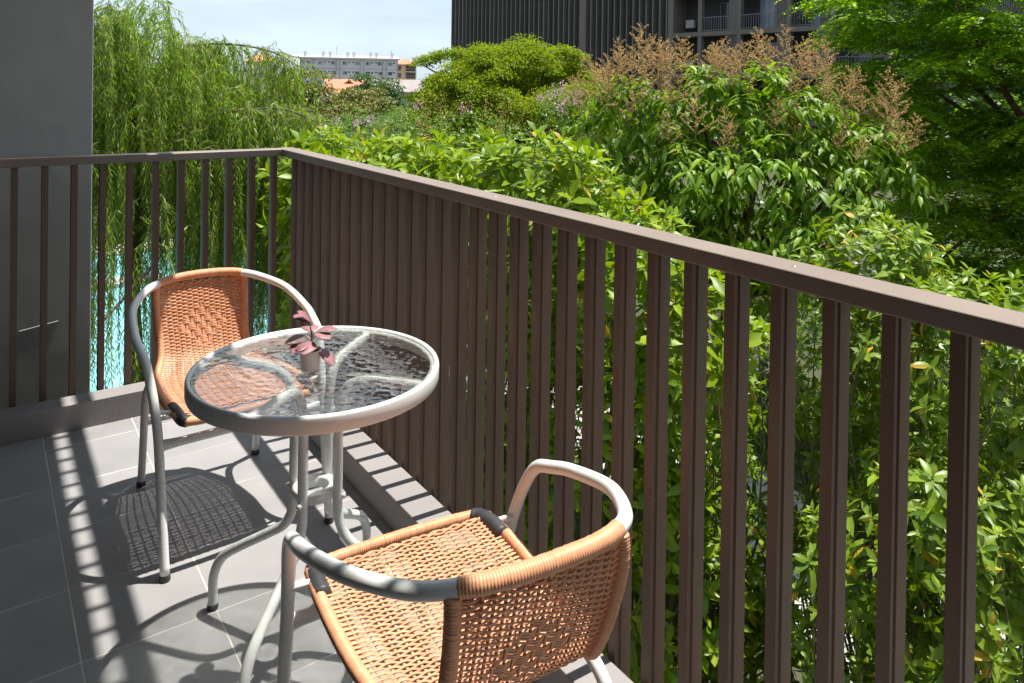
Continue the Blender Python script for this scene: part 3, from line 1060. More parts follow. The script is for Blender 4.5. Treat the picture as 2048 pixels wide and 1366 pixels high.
def shrub(name, label, cat, base, lobes, nros, nl, L, tpl, mat, group=None, n_single=0, t0=0.5, t1=1.75, inner=0.4, upw=0.6, nst=50, r0=0.012, r1=0.004, twig='twig', seedcol=None):
    t = thing(name, label, cat, base, 0, group)
    org = np.array(base)
    P, N_ = shell(lobes, nros)
    ax = norm(N_ * 0.7 + np.array([0, 0, upw]) + rng.normal(0, 0.25, P.shape))
    pos, d, up, sz = rosettes(P, ax, nl, L, t0, t1)
    if inner:
        k_ = int(nros * inner)
        Pi, Ni = shell(lobes, k_, -1.0, 0.75)
        axi = norm(Ni + rng.normal(0, 0.6, Pi.shape))
        a, b, c, e = rosettes(Pi, axi, nl, L, t0, t1)
        pos, d, up, sz = np.r_[pos, a], np.r_[d, b], np.r_[up, c], np.r_[sz, e]
    single = np.zeros(len(pos), bool)
    if n_single:
        view = np.linalg.norm(pos - CAM, axis=1) / sz
        # the leaves that show largest: near, high in the crown, on the outside
        out = np.zeros(len(pos))
        out[len(P) * nl:] = 1.5
        score = view / np.median(view) + out - 0.4 * (pos[:, 2] - pos[:, 2].mean())
        single[np.argsort(score)[:n_single]] = True
        leaf_objects(tpl, mat, t, pos[single], d[single], up[single], sz[single], name + '_leaf')
    r = ~single
    v, f = (scatter_mixed if len(tpl[0]) > 4 else scatter)(tpl, pos[r] - org, d[r], up[r], sz[r])
    fo = link('foliage', mesh_from(name + '_foliage', v, f, mat), t)
    fo['kind'] = 'stuff'
    stems((base[0], base[1], base[2]), P[rng.choice(len(P), min(nst, len(P)), replace=False)], t, 'stems', twig, r0, r1)
    return t, P, N_


# big-leaved shrubs just outside the right-hand railing
BR = 'bright big-leaved shrubs behind the railing'
shrub('big_leaf_shrub', 'bright green big-leaved shrub just past the railing corner', 'shrub', (1.45, 2.7, GZ), [(1.25, 2.75, .30, .52, .55, .58), (1.72, 2.15, .32, .58, .55, .62), (1.5, 2.5, -.6, .6, .6, .8)], 400, 8, .18, L_BROAD, 'bright', BR, 150, .35, 1.6)
shrub('big_leaf_shrub', 'tallest bright big-leaved shrub above the middle of the long railing', 'shrub', (2.1, 1.3, GZ), [(1.98, 1.50, .40, .60, .62, .62), (2.32, .98, .36, .58, .60, .62), (2.1, 1.3, -.6, .65, .7, .8), (2.1, 1.2, -1.7, .55, .6, .8)], 520, 8, .18, L_BROAD, 'bright', BR, 200, .35, 1.6)
shrub('big_leaf_shrub', 'low bright big-leaved shrub with tips just above the long railing', 'shrub', (2.5, .3, GZ), [(2.50, .40, .02, .55, .58, .56), (2.72, -.05, -.35, .50, .5, .55), (2.4, .25, -1.1, .6, .6, .8), (2.6, .0, -2.1, .55, .6, .75)], 480, 8, .165, L_BROAD, 'bright', BR, 180, .35, 1.6)
WR = 'whorled-leaf shrubs seen through the railing'
shrub('whorled_shrub', 'sunny whorled-leaf shrub with yellow leaves beside the dark flowering tree', 'shrub', (3.75, -.75, GZ), [(3.72, -.72, .06, .50, .50, .52), (3.85, -.6, -.8, .6, .55, .7), (3.8, -.7, -1.7, .5, .5, .7)], 520, 8, .12, L_OVATE, 'whorl', WR, 160, .5, 1.7, .3)
shrub('whorled_shrub', 'whorled-leaf shrub with thin bare stems at the far end of the railing', 'shrub', (3.6, -1.5, GZ), [(3.50, -1.42, -.20, .62, .58, .52), (3.8, -1.9, -.15, .6, .55, .5), (3.55, -1.5, -1.0, .7, .65, .6), (3.4, -1.6, -1.9, .55, .55, .6), (3.6, -1.2, -2.6, .6, .6, .6)], 800, 8, .12, L_OVATE, 'whorl', WR, 200, .5, 1.7, .3)
shrub('whorled_shrub', 'whorled-leaf shrub close behind the nearest railing slats', 'shrub', (2.75, -1.75, GZ), [(2.8, -1.65, -1.05, .55, .55, .6), (2.6, -1.85, -1.9, .55, .55, .7), (2.9, -1.2, -1.5, .45, .45, .7), (2.7, -1.3, -2.5, .5, .5, .6)], 520, 8, .115, L_OVATE, 'whorl', WR, 150, .5, 1.7, .3)
shrub('whorled_shrub', 'lower whorled-leaf shrub behind the middle railing slats', 'shrub', (3.3, .35, GZ), [(3.2, .45, -1.2, .6, .6, .7), (3.35, .2, -2.2, .55, .55, .7), (3.2, -.35, -1.9, .45, .45, .6), (3.3, .1, -2.7, .6, .6, .5)], 540, 8, .115, L_OVATE, 'whorl', WR, 120, .5, 1.7, .3)


# tree with long drooping leaves and tan flower panicles
def at_frame(c, vd):
    vd = np.array(vd, float) / np.linalg.norm(vd)
    rt_ = np.array([vd[1], -vd[0]])
    return lambda a, b, z: np.array([c[0] + rt_[0] * a + vd[0] * b, c[1] + rt_[1] * a + vd[1] * b, z])


def limb_set(base, fork, tips, parent, name, mat, rb=0.09):
    org = np.array(parent.location)
    b, fk = np.array(base, float), np.array(fork, float)
    paths = [bend(b, fk, 0.0, 8, 0.05) - org]
    r0, r1 = [rb], [rb * 0.7]
    for t_ in tips:
        paths.append(bend(fk, t_, 0.06, 7, 0.10) - org)
        r0.append(rb * 0.55)
        r1.append(rb * 0.10)
    v, f = thin_tubes(paths, r0, r1, 8)
    return link(name, mesh_from(name, v, f, mat, True), parent)


cf = at_frame((5.9, 2.2), (.785, .62))
crape = thing('flowering_tree', 'large tree with drooping leaves and tan flower panicles behind the railing', 'tree', (6.0, 2.3, GZ))
lob = [(-1.45, 0, .30, .40, .45, .55), (-1.15, .1, .72, .40, .42, .48), (-.75, -.05, .42, .40, .45, .50), (-.42, .1, .80, .42, .45, .48), (.0, .05, .62, .40, .45, .52), (.38, .1, .86, .40, .45, .46), (.78, 0, .58, .40, .42, .50), (1.38, .1, .28, .40, .45, .44), (1.68, .1, .02, .34, .40, .36),
       (-1.1, -.35, -.25, .52, .50, .48), (-.35, -.45, -.02, .52, .50, .46), (.30, -.55, .08, .50, .50, .46), (.95, -.35, -.10, .50, .50, .46), (1.35, -.25, -.55, .50, .50, .42), (.55, -.5, -.62, .55, .50, .46), (-.30, -.4, -.72, .55, .50, .48), (-1.0, -.2, -1.0, .50, .50, .45), (.9, -.2, -1.2, .5, .5, .4), (0, 0, -1.4, .6, .6, .45)]
lobw = [tuple(cf(a, b, z + .36)) + (rx, ry, rz_) for a, b, z, rx, ry, rz_ in lob]
P, N_ = shell(lobw, 1120, -0.55, .38)
ax = norm(N_ * np.array([1, 1, .5]) + rng.normal(0, .3, P.shape) + np.array([0, 0, .15]))
nl = 7
i_ = np.linspace(0, 1, nl)
tw = 0.24
pos = P[:, None, :] + ax[:, None, :] * (i_ * tw - tw * .5)[None, :, None] - np.array([0, 0, 1.0]) * (i_ ** 2 * .06)[None, :, None]
U, V = basis(ax)
side = np.where(np.arange(nl) % 2 == 0, 1, -1)
d = ax[:, None, :] * .55 + U[:, None, :] * (side * .75)[None, :, None] + np.array([0, 0, -.55]) + rng.normal(0, .22, (len(P), nl, 3))
up = np.zeros_like(d) + np.array([0, 0, 1.0]) + ax[:, None, :] * .3
sz = rng.uniform(.13, .21, (len(P), nl))
pos, d, up, sz = pos.reshape(-1, 3), d.reshape(-1, 3), up.reshape(-1, 3), sz.ravel()
score = np.linalg.norm(pos - CAM, axis=1) / sz - 8 * (pos[:, 2])
sel = np.zeros(len(pos), bool)
sel[np.argsort(score)[:220]] = True
leaf_objects(L_LONG, 'crape', crape, pos[sel], d[sel], up[sel], sz[sel], 'drooping_leaf')
v, f = scatter(L_LONG, pos[~sel] - np.array(crape.location), d[~sel], up[~sel], sz[~sel])
link('crown', mesh_from('flowering_crown', v, f, 'crape'), crape)['kind'] = 'stuff'
limb_set((6.0, 2.3, GZ), (5.95, 2.25, -1.2), [l[:3] for l in lobw] * 2, crape, 'trunk', 'redbark', .085)


def panicle_mesh(h, seed):
    r = np.random.default_rng(seed)
    paths, bp_, bd, bs = [], [], [], []
    paths.append(np.array([(0, 0, 0), (.01, 0, h * .5), (.0, .01, h)]))
    nb = 15
    for i in range(nb):
        t_ = .12 + .85 * i / nb
        a = i * 2.4 + r.uniform(-.3, .3)
        L_ = h * .52 * (1 - t_ * .75) * r.uniform(.8, 1.15)
        p0 = np.array([0, 0, h * t_])
        hd = np.array([math.cos(a), math.sin(a), 0])
        p1 = p0 + hd * L_ * .8 + np.array([0, 0, L_ * .55])
        paths.append(np.array([p0, (p0 + p1) / 2 - np.array([0, 0, .01]), p1]))
        for q in np.linspace(.15, 1, max(4, int(L_ / .0115))):
            for s_ in range(2):
                bp_.append(p0 + (p1 - p0) * q + r.normal(0, .006, 3))
                bd.append(r.normal(size=3))
                bs.append(r.uniform(.010, .018))
    for q in np.linspace(.6, 1, 14):
        bp_.append(np.array([0, 0, h * q]) + r.normal(0, .006, 3))
        bd.append(r.normal(size=3))
        bs.append(r.uniform(.009, .016))
    bud = (np.array([(0, 0, 0), (.4, .5, 0), (-.25, .5, .35), (-.25, .5, -.35), (0, 1, 0)], float), np.array([(0, 1, 2), (0, 2, 3), (0, 3, 1), (4, 2, 1), (4, 3, 2), (4, 1, 3)]))
    vb, fb = scatter(bud, np.array(bp_), np.array(bd), r.normal(size=(len(bp_), 3)), np.array(bs))
    vs, fs = thin_tubes(paths, .0035, .0012, 4)
    me = mesh_from('panicle', *join([(vb, fb), (vs, fs)]), 'panicle')
    me.materials.append(MT['panstem'])
    mi = np.zeros(len(me.polygons), dtype=np.int32)
    mi[len(fb):] = 1
    me.polygons.foreach_set('material_index', mi)
    return me


pans = [panicle_mesh(h, 40 + i) for i, h in enumerate((.46, .56, .50, .40))]
org = np.array(crape.location)
spots = []
tops = shell(lobw, 900, .45, .12)
for p, nn in zip(*tops):
    a_ = (p[0] - 5.9) * .62 - (p[1] - 2.2) * .785
    lim = (1.15 if a_ < 1.0 else .78) - (.6 * rnd.random() if rnd.random() < .25 else 0)
    if p[2] > lim - .08 and len(spots) < 80 and all(np.linalg.norm(p - q) > .15 for q, _ in spots):
        spots.append((p, nn))
for i, (p, nn) in enumerate(spots):
    o = link('panicle', pans[i % 4], crape)
    dv = Vector(nn * .8 + np.array([0, 0, .9]) + rng.normal(0, .15, 3)).normalized()
    o.rotation_euler = dv.to_track_quat('Z', 'Y').to_euler()
    o.location = Vector(p - org)
    s_ = rnd.uniform(.6, 1.2)
    o.scale = (s_, s_, s_)


# feathery tree: layered sprays of pinnate leaves
def fronds(c, rad, n, L, npair, droop, flat=.30):
    """n pinnate leaves fanning out of a spray centred at c."""
    ph = rng.uniform(0, 6.283, n)
    el = rng.uniform(-.1, .55, n)
    hd = np.c_[np.cos(ph) * np.cos(el), np.sin(ph) * np.cos(el), np.sin(el) * flat * 2]
    r0 = rng.uniform(0, 1, n) ** .6 * rad * .7
    b = c + np.c_[np.cos(ph) * r0, np.sin(ph) * r0, (rad * flat) * (1 - (r0 / rad) ** 2) + rng.normal(0, .04, n)]
    Ls = L * rng.uniform(.7, 1.15, n)
    t_ = np.linspace(.12, 1, npair)
    pos = b[:, None, :] + hd[:, None, :] * (t_[None, :] * Ls[:, None])[..., None] - np.array([0, 0, 1.0]) * (droop * Ls[:, None] * t_[None, :] ** 2)[..., None]
    sd = norm(np.cross(hd, np.array([0, 0, 1.0])))
    out = []
    for s_ in (1, -1):
        d_ = hd[:, None, :] * .55 + sd[:, None, :] * s_ - np.array([0, 0, .22]) + rng.normal(0, .12, pos.shape)
        out.append((pos.reshape(-1, 3), d_.reshape(-1, 3)))
    return np.concatenate([o[0] for o in out]), np.concatenate([o[1] for o in out])


ff_ = at_frame((9.3, 1.0), (.925, .38))
ftree = thing('feathery_tree', 'tall dark green tree with layered feathery sprays at the picture edge', 'tree', (9.9, .1, GZ))
pads = []
for _ in range(9000):
    a, b, z = rnd.uniform(-1.95, 3.0), rnd.uniform(-1.3, 1.5), rnd.uniform(-1.5, 3.3)
    left = -1.75 if z > 1.75 else (-1.25 - .45 * math.sin((z - .9) * 3.4) if z > .5 else -1.1 + .5 * (0.5 - z) * .3)
    if z > 1.55 and z < 1.85:
        left = -.95
    if a < left:
        continue
    c = ff_(a, b, z)
    rr = rnd.uniform(.36, .60)
    if all((np.linalg.norm((c - q) * np.array([1, 1, 1.9]))) > .46 for q, _ in pads):
        pads.append((c, rr))
    if len(pads) >= 330:
        break
ps, ds = [], []
for c, rr in pads:
    a, b = fronds(c, rr, 40, .30, 9, .50)
    ps.append(a)
    ds.append(b)
ps, ds = np.concatenate(ps), np.concatenate(ds)
v, f = scatter(L_SMALL, ps - np.array(ftree.location), ds, np.tile([0, 0, 1.0], (len(ps), 1)) + rng.normal(0, .35, ps.shape), rng.uniform(.055, .085, len(ps)))
link('crown', mesh_from('feathery_crown', v, f, 'feather'), ftree)['kind'] = 'stuff'
limb_set((9.9, .1, GZ), (9.8, .2, .2), [pads[i][0] - np.array([0, 0, .05]) for i in range(0, len(pads), 16)], ftree, 'trunk', 'redbark', .10)


def pad_tree(name, label, base, pads, per, lsz, mat, group=None, trunk='bark', rb=.1, fork=None, tpl=L_SMALL, flat=.45):
    t = thing(name, label, 'tree', base, 0, group)
    org = np.array(base)
    ps, ds = [], []
    for c, rr in pads:
        c = np.array(c, float)
        u = unit(per)
        u[:, 2] = np.abs(u[:, 2]) * 1.1 - .25
        p = c + u * rr * np.array([1, 1, flat]) * rng.uniform(.45, 1.18, (per, 1))
        dd = u * np.array([1, 1, .2]) + rng.normal(0, .5, u.shape) - np.array([0, 0, .35])
        ps.append(p)
        ds.append(dd)
    ps, ds = np.concatenate(ps), np.concatenate(ds)
    v, f = scatter(tpl, ps - org, ds, np.tile([0, 0, 1.0], (len(ps), 1)) + rng.normal(0, .4, ps.shape), rng.uniform(.75, 1.25, len(ps)) * lsz)
    link('crown', mesh_from(name + '_crown', v, f, mat), t)['kind'] = 'stuff'
    fk = fork if fork is not None else (base[0], base[1], np.mean([p[0][2] for p in pads]) - .8)
    limb_set(base, fk, [p[0] for p in pads[::max(1, len(pads) // 22)]], t, 'trunk', trunk, rb)
    return t


def dome_pads(c, vd, half_w, half_d, ztop, zbot, n, r, rough=.25):
    fr = at_frame(c, vd)
    out = []
    for _ in range(n * 12):
        a, b = rnd.uniform(-1, 1), rnd.uniform(-1, 1)
        q = a * a + b * b
        if q > 1:
            continue
        zt = zbot + (ztop - zbot) * math.sqrt(1 - q * .92)
        z = zt - abs(rnd.gauss(0, rough)) * (zt - zbot) * .9
        p = fr(a * half_w, b * half_d, z)
        if all(np.linalg.norm((p - o[0]) * np.array([1, 1, 1.6])) > r * .62 for o in out):
            out.append((p, r * rnd.uniform(.75, 1.3)))
        if len(out) >= n:
            break
    return out


lt = dome_pads((11.6, 14.4), (.62, .785), 3.0, 2.5, 2.5, -.9, 240, .44, .36)
lf_ = at_frame((11.6, 14.4), (.62, .785))
lt += [(lf_(a, b, z), .33) for a, b, z in [(-2.55, 0, 2.0), (-2.3, .1, 2.1), (-2.8, 0, 1.9), (-2.05, 0, 2.15), (-1.7, 0, 2.2), (-2.5, .2, 1.3), (-2.9, 0, .9), (1.5, 0, 2.25), (1.2, 0, 2.3), (1.8, .1, 2.1)]]
pad_tree('lime_green_tree', 'spreading lime green tree in front of the dark slatted building', (11.7, 14.5, GZ), lt, 470, .085, 'lime', None, 'bark', .16, (11.7, 14.5, -.8), L_SMALL, .72)

# weeping willow over the pool edge
willow = thing('willow_tree', 'weeping willow with long hanging strands behind the short railing', 'tree', (0.45, 6.2, GZ))
org = np.array(willow.location)
l1 = [(0.36, 5.89, 0.83), (0.44, 5.88, 1.06), (0.56, 5.86, 1.4), (0.68, 5.83, 1.64), (0.92, 5.68, 1.74), (1.2, 5.51, 1.76), (1.59, 5.29, 1.69), (1.88, 5.09, 1.51)]
l2 = [(0.35, 5.79, 0.56), (0.54, 5.56, 0.76), (0.84, 5.29, 0.92), (1.16, 5.11, 1.01), (1.58, 4.88, 1.04), (1.85, 4.68, 0.92), (2.0, 4.62, 0.73)]
l3 = [(0.36, 5.79, -0.11), (0.45, 5.27, -0.47), (0.15, 4.91, -0.72), (-0.2, 4.66, -1.01)]
tk = [(0.45, 6.2, GZ), (0.38, 6.15, -2.2), (0.30, 6.0, -1.0), (0.36, 5.85, -0.11), (0.35, 5.82, 0.45), (0.36, 5.89, 0.83)]
l4 = [(0.36, 5.85, -0.11), (0.1, 6.3, .7), (-.2, 6.5, 1.3), (-.6, 6.6, 1.7)]
l5 = [(0.35, 5.82, 0.45), (0.2, 5.7, 1.2), (0.05, 5.7, 1.8), (0.0, 5.7, 2.15)]
l6 = [(0.44, 5.88, 1.06), (0.75, 6.3, 1.5), (1.1, 6.6, 1.75), (1.5, 6.7, 1.6)]
l7 = [(0.36, 5.79, -0.11), (.9, 5.6, .1), (1.5, 5.3, .2), (2.2, 5.1, .0)]
paths, ra, rb_ = [], [], []
for pth, a, b in ((tk, .10, .045), (l1, .026, .006), (l2, .020, .005), (l3, .030, .010), (l4, .035, .008), (l5, .03, .008), (l6, .028, .007), (l7, .03, .008)):
    paths.append(catmull(pth, 6) - org)
    ra.append(a)
    rb_.append(b)
v, f = thin_tubes(paths, ra, rb_, 8)
link('trunk', mesh_from('willow_trunk', v, f, 'bark', True), willow)
wf = at_frame((.95, 5.85), (.16, .987))
prof_a = [-2.6, -1.9, -1.2, -.7, -.5, -.2, .2, .4, .9, 1.15, 1.4, 1.75]
prof_z = [1.55, 1.75, 1.98, 2.36, 2.44, 2.08, 1.66, 1.54, 1.28, 1.14, .92, .70]
limbs = [catmull(q, 6) for q in (l1, l2, l4, l5, l6, l7)]
wp, wd, ws, wst = [], [], [], []
for s in range(3200):
    if s < 1150:
        lm = limbs[s % 6]
        p0 = lm[rnd.randrange(len(lm) // 4, len(lm))] + rng.normal(0, .05, 3)
        reach, rise = rnd.uniform(.1, .4), rnd.uniform(.0, .12)
        drop = rnd.uniform(.5, 1.9)
    else:
        a = rnd.uniform(-2.4, 1.7)
        zt = np.interp(a, prof_a, prof_z)
        z = zt - .12 - (rnd.random() ** 1.2) * 1.6
        p0 = wf(a, rnd.uniform(-1.0, 1.0) * (1 - .25 * abs(a) / 2), z)
        reach, rise = rnd.uniform(.1, .35), rnd.uniform(.05, .22)
        drop = rnd.uniform(.35, 1.6) if z > .6 else rnd.uniform(1.0, 2.9)
    if s >= 2950:
        p0 = wf(rnd.uniform(-1.5, 1.25), rnd.uniform(-1.3, .6), rnd.uniform(-.9, .7))
        drop = rnd.uniform(1.0, 2.2)
    drop = min(drop, p0[2] + 2.7 + rnd.uniform(-.9, .3))
    if drop < .2:
        continue
    an = rnd.uniform(0, 6.283)
    hd = np.array([math.cos(an), math.sin(an), 0])
    n = max(5, int(drop / .16))
    t_ = np.linspace(0, 1, n)[:, None]
    pth = p0 + hd * reach * np.sin(t_ * PI / 2) ** .7 + np.array([0, 0, 1.0]) * (rise * np.sin(np.clip(t_ * 2.2, 0, PI)) - drop * t_ ** 1.5) + np.cumsum(rng.normal(0, .006, (n, 3)), 0)
    wst.append(pth - org)
    rs = resample(pth, .021)
    tg = norm(np.gradient(rs, axis=0))
    k_ = np.arange(len(rs)) * 2.4 + rnd.uniform(0, 6)
    sd = np.c_[np.cos(k_), np.sin(k_), np.zeros(len(rs))]
    wp.append(rs)
    wd.append(tg * .75 + sd * .6 + np.array([0, 0, -.35]) + rng.normal(0, .12, rs.shape))
    ws.append(rng.uniform(.07, .115, len(rs)) * np.linspace(1.05, .7, len(rs)))
wp, wd, ws = np.concatenate(wp), np.concatenate(wd), np.concatenate(ws)
v, f = scatter(L_SLIM, wp - org, wd, unit(len(wp)), ws)
link('crown', mesh_from('willow_crown', v, f, 'willow'), willow)['kind'] = 'stuff'
v, f = thin_tubes(wst, .0035, .0015, 3)
link('hanging_twigs', mesh_from('willow_twigs', v, f, 'twig'), willow)['kind'] = 'stuff'


# flowering shrubs in the middle distance
def flower_shrub(label, base, lobes, nros, pink, brown, lsz=.07):
    t, P, N_ = shrub('flowering_shrub', label, 'shrub', base, lobes, nros, 7, lsz, L_SMALL, 'midleaf', 'flowering shrubs beyond the railing', 0, .5, 1.8, .5)
    org = np.array(base)
    if pink:
        Pp, Np = shell(lobes, pink, .35, .08)
        q = (Pp[:, None, :] + Np[:, None, :] * .08 + rng.normal(0, .055, (pink, 45, 3))).reshape(-1, 3)
        v, f = scatter(L_SMALL, q - org, rng.normal(size=q.shape), unit(len(q)), rng.uniform(.025, .055, len(q)))
        link('blossoms', mesh_from('blossoms', v, f, 'pink'), t)['kind'] = 'stuff'
    if brown:
        Pb, Nb = shell(lobes, brown, .3, .1)
        q = (Pb[:, None, :] + (Nb * .6 + np.array([0, 0, .8]))[:, None, :] * rng.uniform(0, .3, (brown, 55, 1)) + rng.normal(0, .045, (brown, 55, 3))).reshape(-1, 3)
        v, f = scatter(L_SMALL, q - org, rng.normal(size=q.shape), unit(len(q)), rng.uniform(.012, .03, len(q)))
        link('seed_heads', mesh_from('seed_heads', v, f, 'panicle'), t)['kind'] = 'stuff'
    return t


flower_shrub('shrub with pale pink blossom and brown seed heads left of the lime tree', (5.3, 9.8, GZ), [(4.9, 10.2, .05, .8, .8, .75), (5.6, 9.6, .18, .85, .8, .75), (5.3, 9.8, -1.2, 1.2, 1.0, 1.0)], 900, 9, 26)
flower_shrub('shrub tipped with brown seed heads below the lime tree', (6.3, 8.4, GZ), [(6.1, 8.6, .15, .85, .8, .75), (6.7, 8.0, .12, .7, .7, .72), (6.3, 8.4, -1.2, 1.1, 1.0, 1.0)], 900, 3, 34)
flower_shrub('shrub with two bright pink blossom heads beside the flowering tree', (7.3, 6.5, GZ), [(7.1, 6.75, .78, .50, .45, .5), (7.5, 6.25, .74, .48, .45, .5), (7.3, 6.5, -.4, .8, .8, 1.0)], 620, 16, 6)
flower_shrub('low shrub with orange-brown tips just beyond the railing corner', (3.0, 5.0, GZ), [(2.7, 5.2, -.1, .6, .6, .55), (3.2, 4.7, -.1, .6, .6, .6), (3.0, 5.0, -1.2, .9, .9, .9)], 620, 0, 12)
shrub('garden_shrub', 'glossy bright green shrub between the willow and the railing corner', 'shrub', (1.95, 4.2, GZ), [(1.95, 4.2, .45, .42, .4, .42), (2.0, 4.1, -.5, .6, .55, .7), (1.9, 4.2, -1.6, .6, .6, .8)], 420, 8, .13, L_BROAD, 'bright', None, 0)
GS = 'garden shrubs in the middle distance'
for lab, x, y, zt, r, m in [('mid green shrub behind the willow beyond the pool end', 4.6, 13.2, .75, 1.5, 'midleaf'), ('bright green shrub between the willow and the blossom shrub', 5.9, 12.2, .95, 1.4, 'midleaf'), ('shrub at the far pool corner seen through the short railing', 7.6, 17.5, -.4, 1.6, 'midleaf'), ('dark shrub mass behind the lime tree trunk', 9.3, 18.5, .4, 1.9, 'darkleaf'), ('green shrub under the lime tree beside the blossom', 8.6, 10.2, .1, 1.4, 'darkleaf'), ('dark shrub in the gap left of the flowering tree', 8.6, 7.6, .3, 1.2, 'darkleaf'), ('dark shrub low behind the flowering tree', 8.7, 4.4, -.3, 1.4, 'darkleaf'), ('wide dark shrub in the deep shade behind the flowering tree', 13.5, 6.5, -.5, 2.3, 'darkleaf'), ('wide shrub between the flowering tree and the road', 16.0, 10.5, -.3, 2.6, 'midleaf'), ('shaded shrub before the road under the feathery sprays', 15.5, 5.2, -1.3, 1.7, 'darkleaf'), ('dark leafy shrub under the feathery tree', 11.2, 2.2, -.7, 1.3, 'darkleaf'), ('dark shrub with sunny tips right of the feathery trunk', 8.6, -.9, -1.1, 1.0, 'midleaf'), ('olive shrub by the garden path under the feathery tree', 7.3, .3, -1.6, .8, 'midleaf')]:
    shrub('garden_shrub', lab, 'shrub', (x, y, GZ), [(x - r * .3, y, zt - r * .75, r * .75, r * .7, r * .75), (x + r * .4, y - r * .2, zt - r * .85, r * .7, r * .7, r * .75), (x, y, zt - r * 1.6, r, r, r)], 750, 6, .10 if r < 1.5 else .13, L_SMALL, m, GS, 0, .5, 1.8, .4)

# trees farther off
FT = 'trees farther off in the garden and town'
for lab, x, y, w, zt, zb, npd, r, per, ls, m in [
        ('dark round tree in front of the white apartment block', 24, 51, 2.6, 2.1, -2, 60, .8, 150, .22, 'darkleaf'),
        ('olive tree behind the tips of the willow', 12.6, 35, 2.6, 1.9, -2, 50, .8, 150, .20, 'olive'),
        ('yellow-green tree right of the willow below the apartment block', 15.8, 35.5, 2.3, 1.25, -2.4, 45, .7, 150, .20, 'olive'),
        ('green tree hidden behind the middle of the willow', 6.5, 33, 3.2, 2.3, -2, 60, .9, 130, .22, 'midleaf'),
        ('green tree behind the left side of the willow', .5, 31, 3.0, 2.0, -2, 50, .9, 120, .22, 'midleaf'),
        ('mid green tree between the houses and the lime tree', 19, 30, 2.6, 1.5, -2.4, 60, .7, 160, .18, 'midleaf'),
        ('low green tree in front of the orange-roofed houses', 16.4, 27, 2.4, 1.0, -2.6, 55, .7, 160, .18, 'midleaf'),
        ('dark tree at the foot of the slatted facade behind the lime tree', 33, 44, 4.5, 2.2, -2.6, 70, 1.1, 120, .28, 'darkleaf'),
        ('dark tree at the foot of the balconies behind the panicles', 36, 27, 3.8, .8, -2.6, 60, 1.0, 120, .26, 'darkleaf'),
        ('grey-green tree before the lower balcony', 30, 14.6, 1.6, 2.6, -1.5, 26, .6, 110, .16, 'darkleaf'),
        ('dark tree behind the feathery tree beyond the road', 30, 8, 4.5, 3.2, -2.6, 70, 1.1, 120, .28, 'darkleaf'),
        ('dark tree far behind the feathery tree at the picture edge', 31, 1, 4.5, 3.8, -2.6, 70, 1.1, 120, .28, 'darkleaf')]:
    pd = dome_pads((x, y), (x + 1.1, y + 3.4), w, w * .8, zt, zb, npd, r, .35)
    pad_tree('garden_tree', lab, (x, y, GZ), pd, per, ls, m, FT, 'bark', .14)
# far wooded rim of the town
n = 26000
an = rng.uniform(math.radians(15), math.radians(100), n)
rd = rng.uniform(240, 420, n)
P = np.c_[np.cos(an) * rd, np.sin(an) * rd, GZ + rng.uniform(0, 1, n) ** .7 * (4.2 + 1.6 * np.sin(an * 37) + 1.2 * np.sin(an * 91 + 1))]
v, f = scatter(L_SMALL, P, rng.normal(size=P.shape), unit(n), rng.uniform(1.5, 3.2, n))
tag(link('treeline', mesh_from('treeline', v, f, 'darkleaf')), 'distant band of trees on the horizon', 'trees', kind='stuff')


# ------------------------------------------------------------------ buildings
db = thing('slatted_building', 'tall dark condominium with vertical fins and recessed balconies', 'building', (41.08, 32.91, 0), math.atan2(-.99883, .04845))
TOPZ = 15.5
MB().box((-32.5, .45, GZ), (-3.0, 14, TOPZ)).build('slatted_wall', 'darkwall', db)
fin = mesh_from('fin', *(lambda m: (m.v, m.f))(MB().box((-.055, -.02, GZ), (.055, .448, TOPZ))), 'slat')
for i in range(44):
    s = -32.45 + .6795 * i
    if s > -3.1 or -13.1 < s < -11.9:
        continue
    o = link('fin', fin, db)
    o.location = (s, 0, 0)
MB().box((-12.75, -.06, GZ), (-11.95, .449, TOPZ)).build('pilaster', 'beam', db)
MB().box((-3.05, -.05, GZ), (-2.55, 1.6, TOPZ)).build('pilaster', 'beam', db)
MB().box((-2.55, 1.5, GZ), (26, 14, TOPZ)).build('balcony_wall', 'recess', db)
levels = [-.84, 2.16, 5.16, 8.16, 11.16, 14.16]
cols = [-.14, 3.15, 6.9, 9.95, 13.4, 16.8, 20.2, 23.6]
for z in levels:
    MB().box((-2.549, -.04, z - .17), (26, 1.499, z + .15)).build('balcony_slab', 'beam', db)
for c in cols:
    MB().box((c - .16, -.03, GZ), (c + .16, .30, TOPZ)).build('column', 'beam', db)
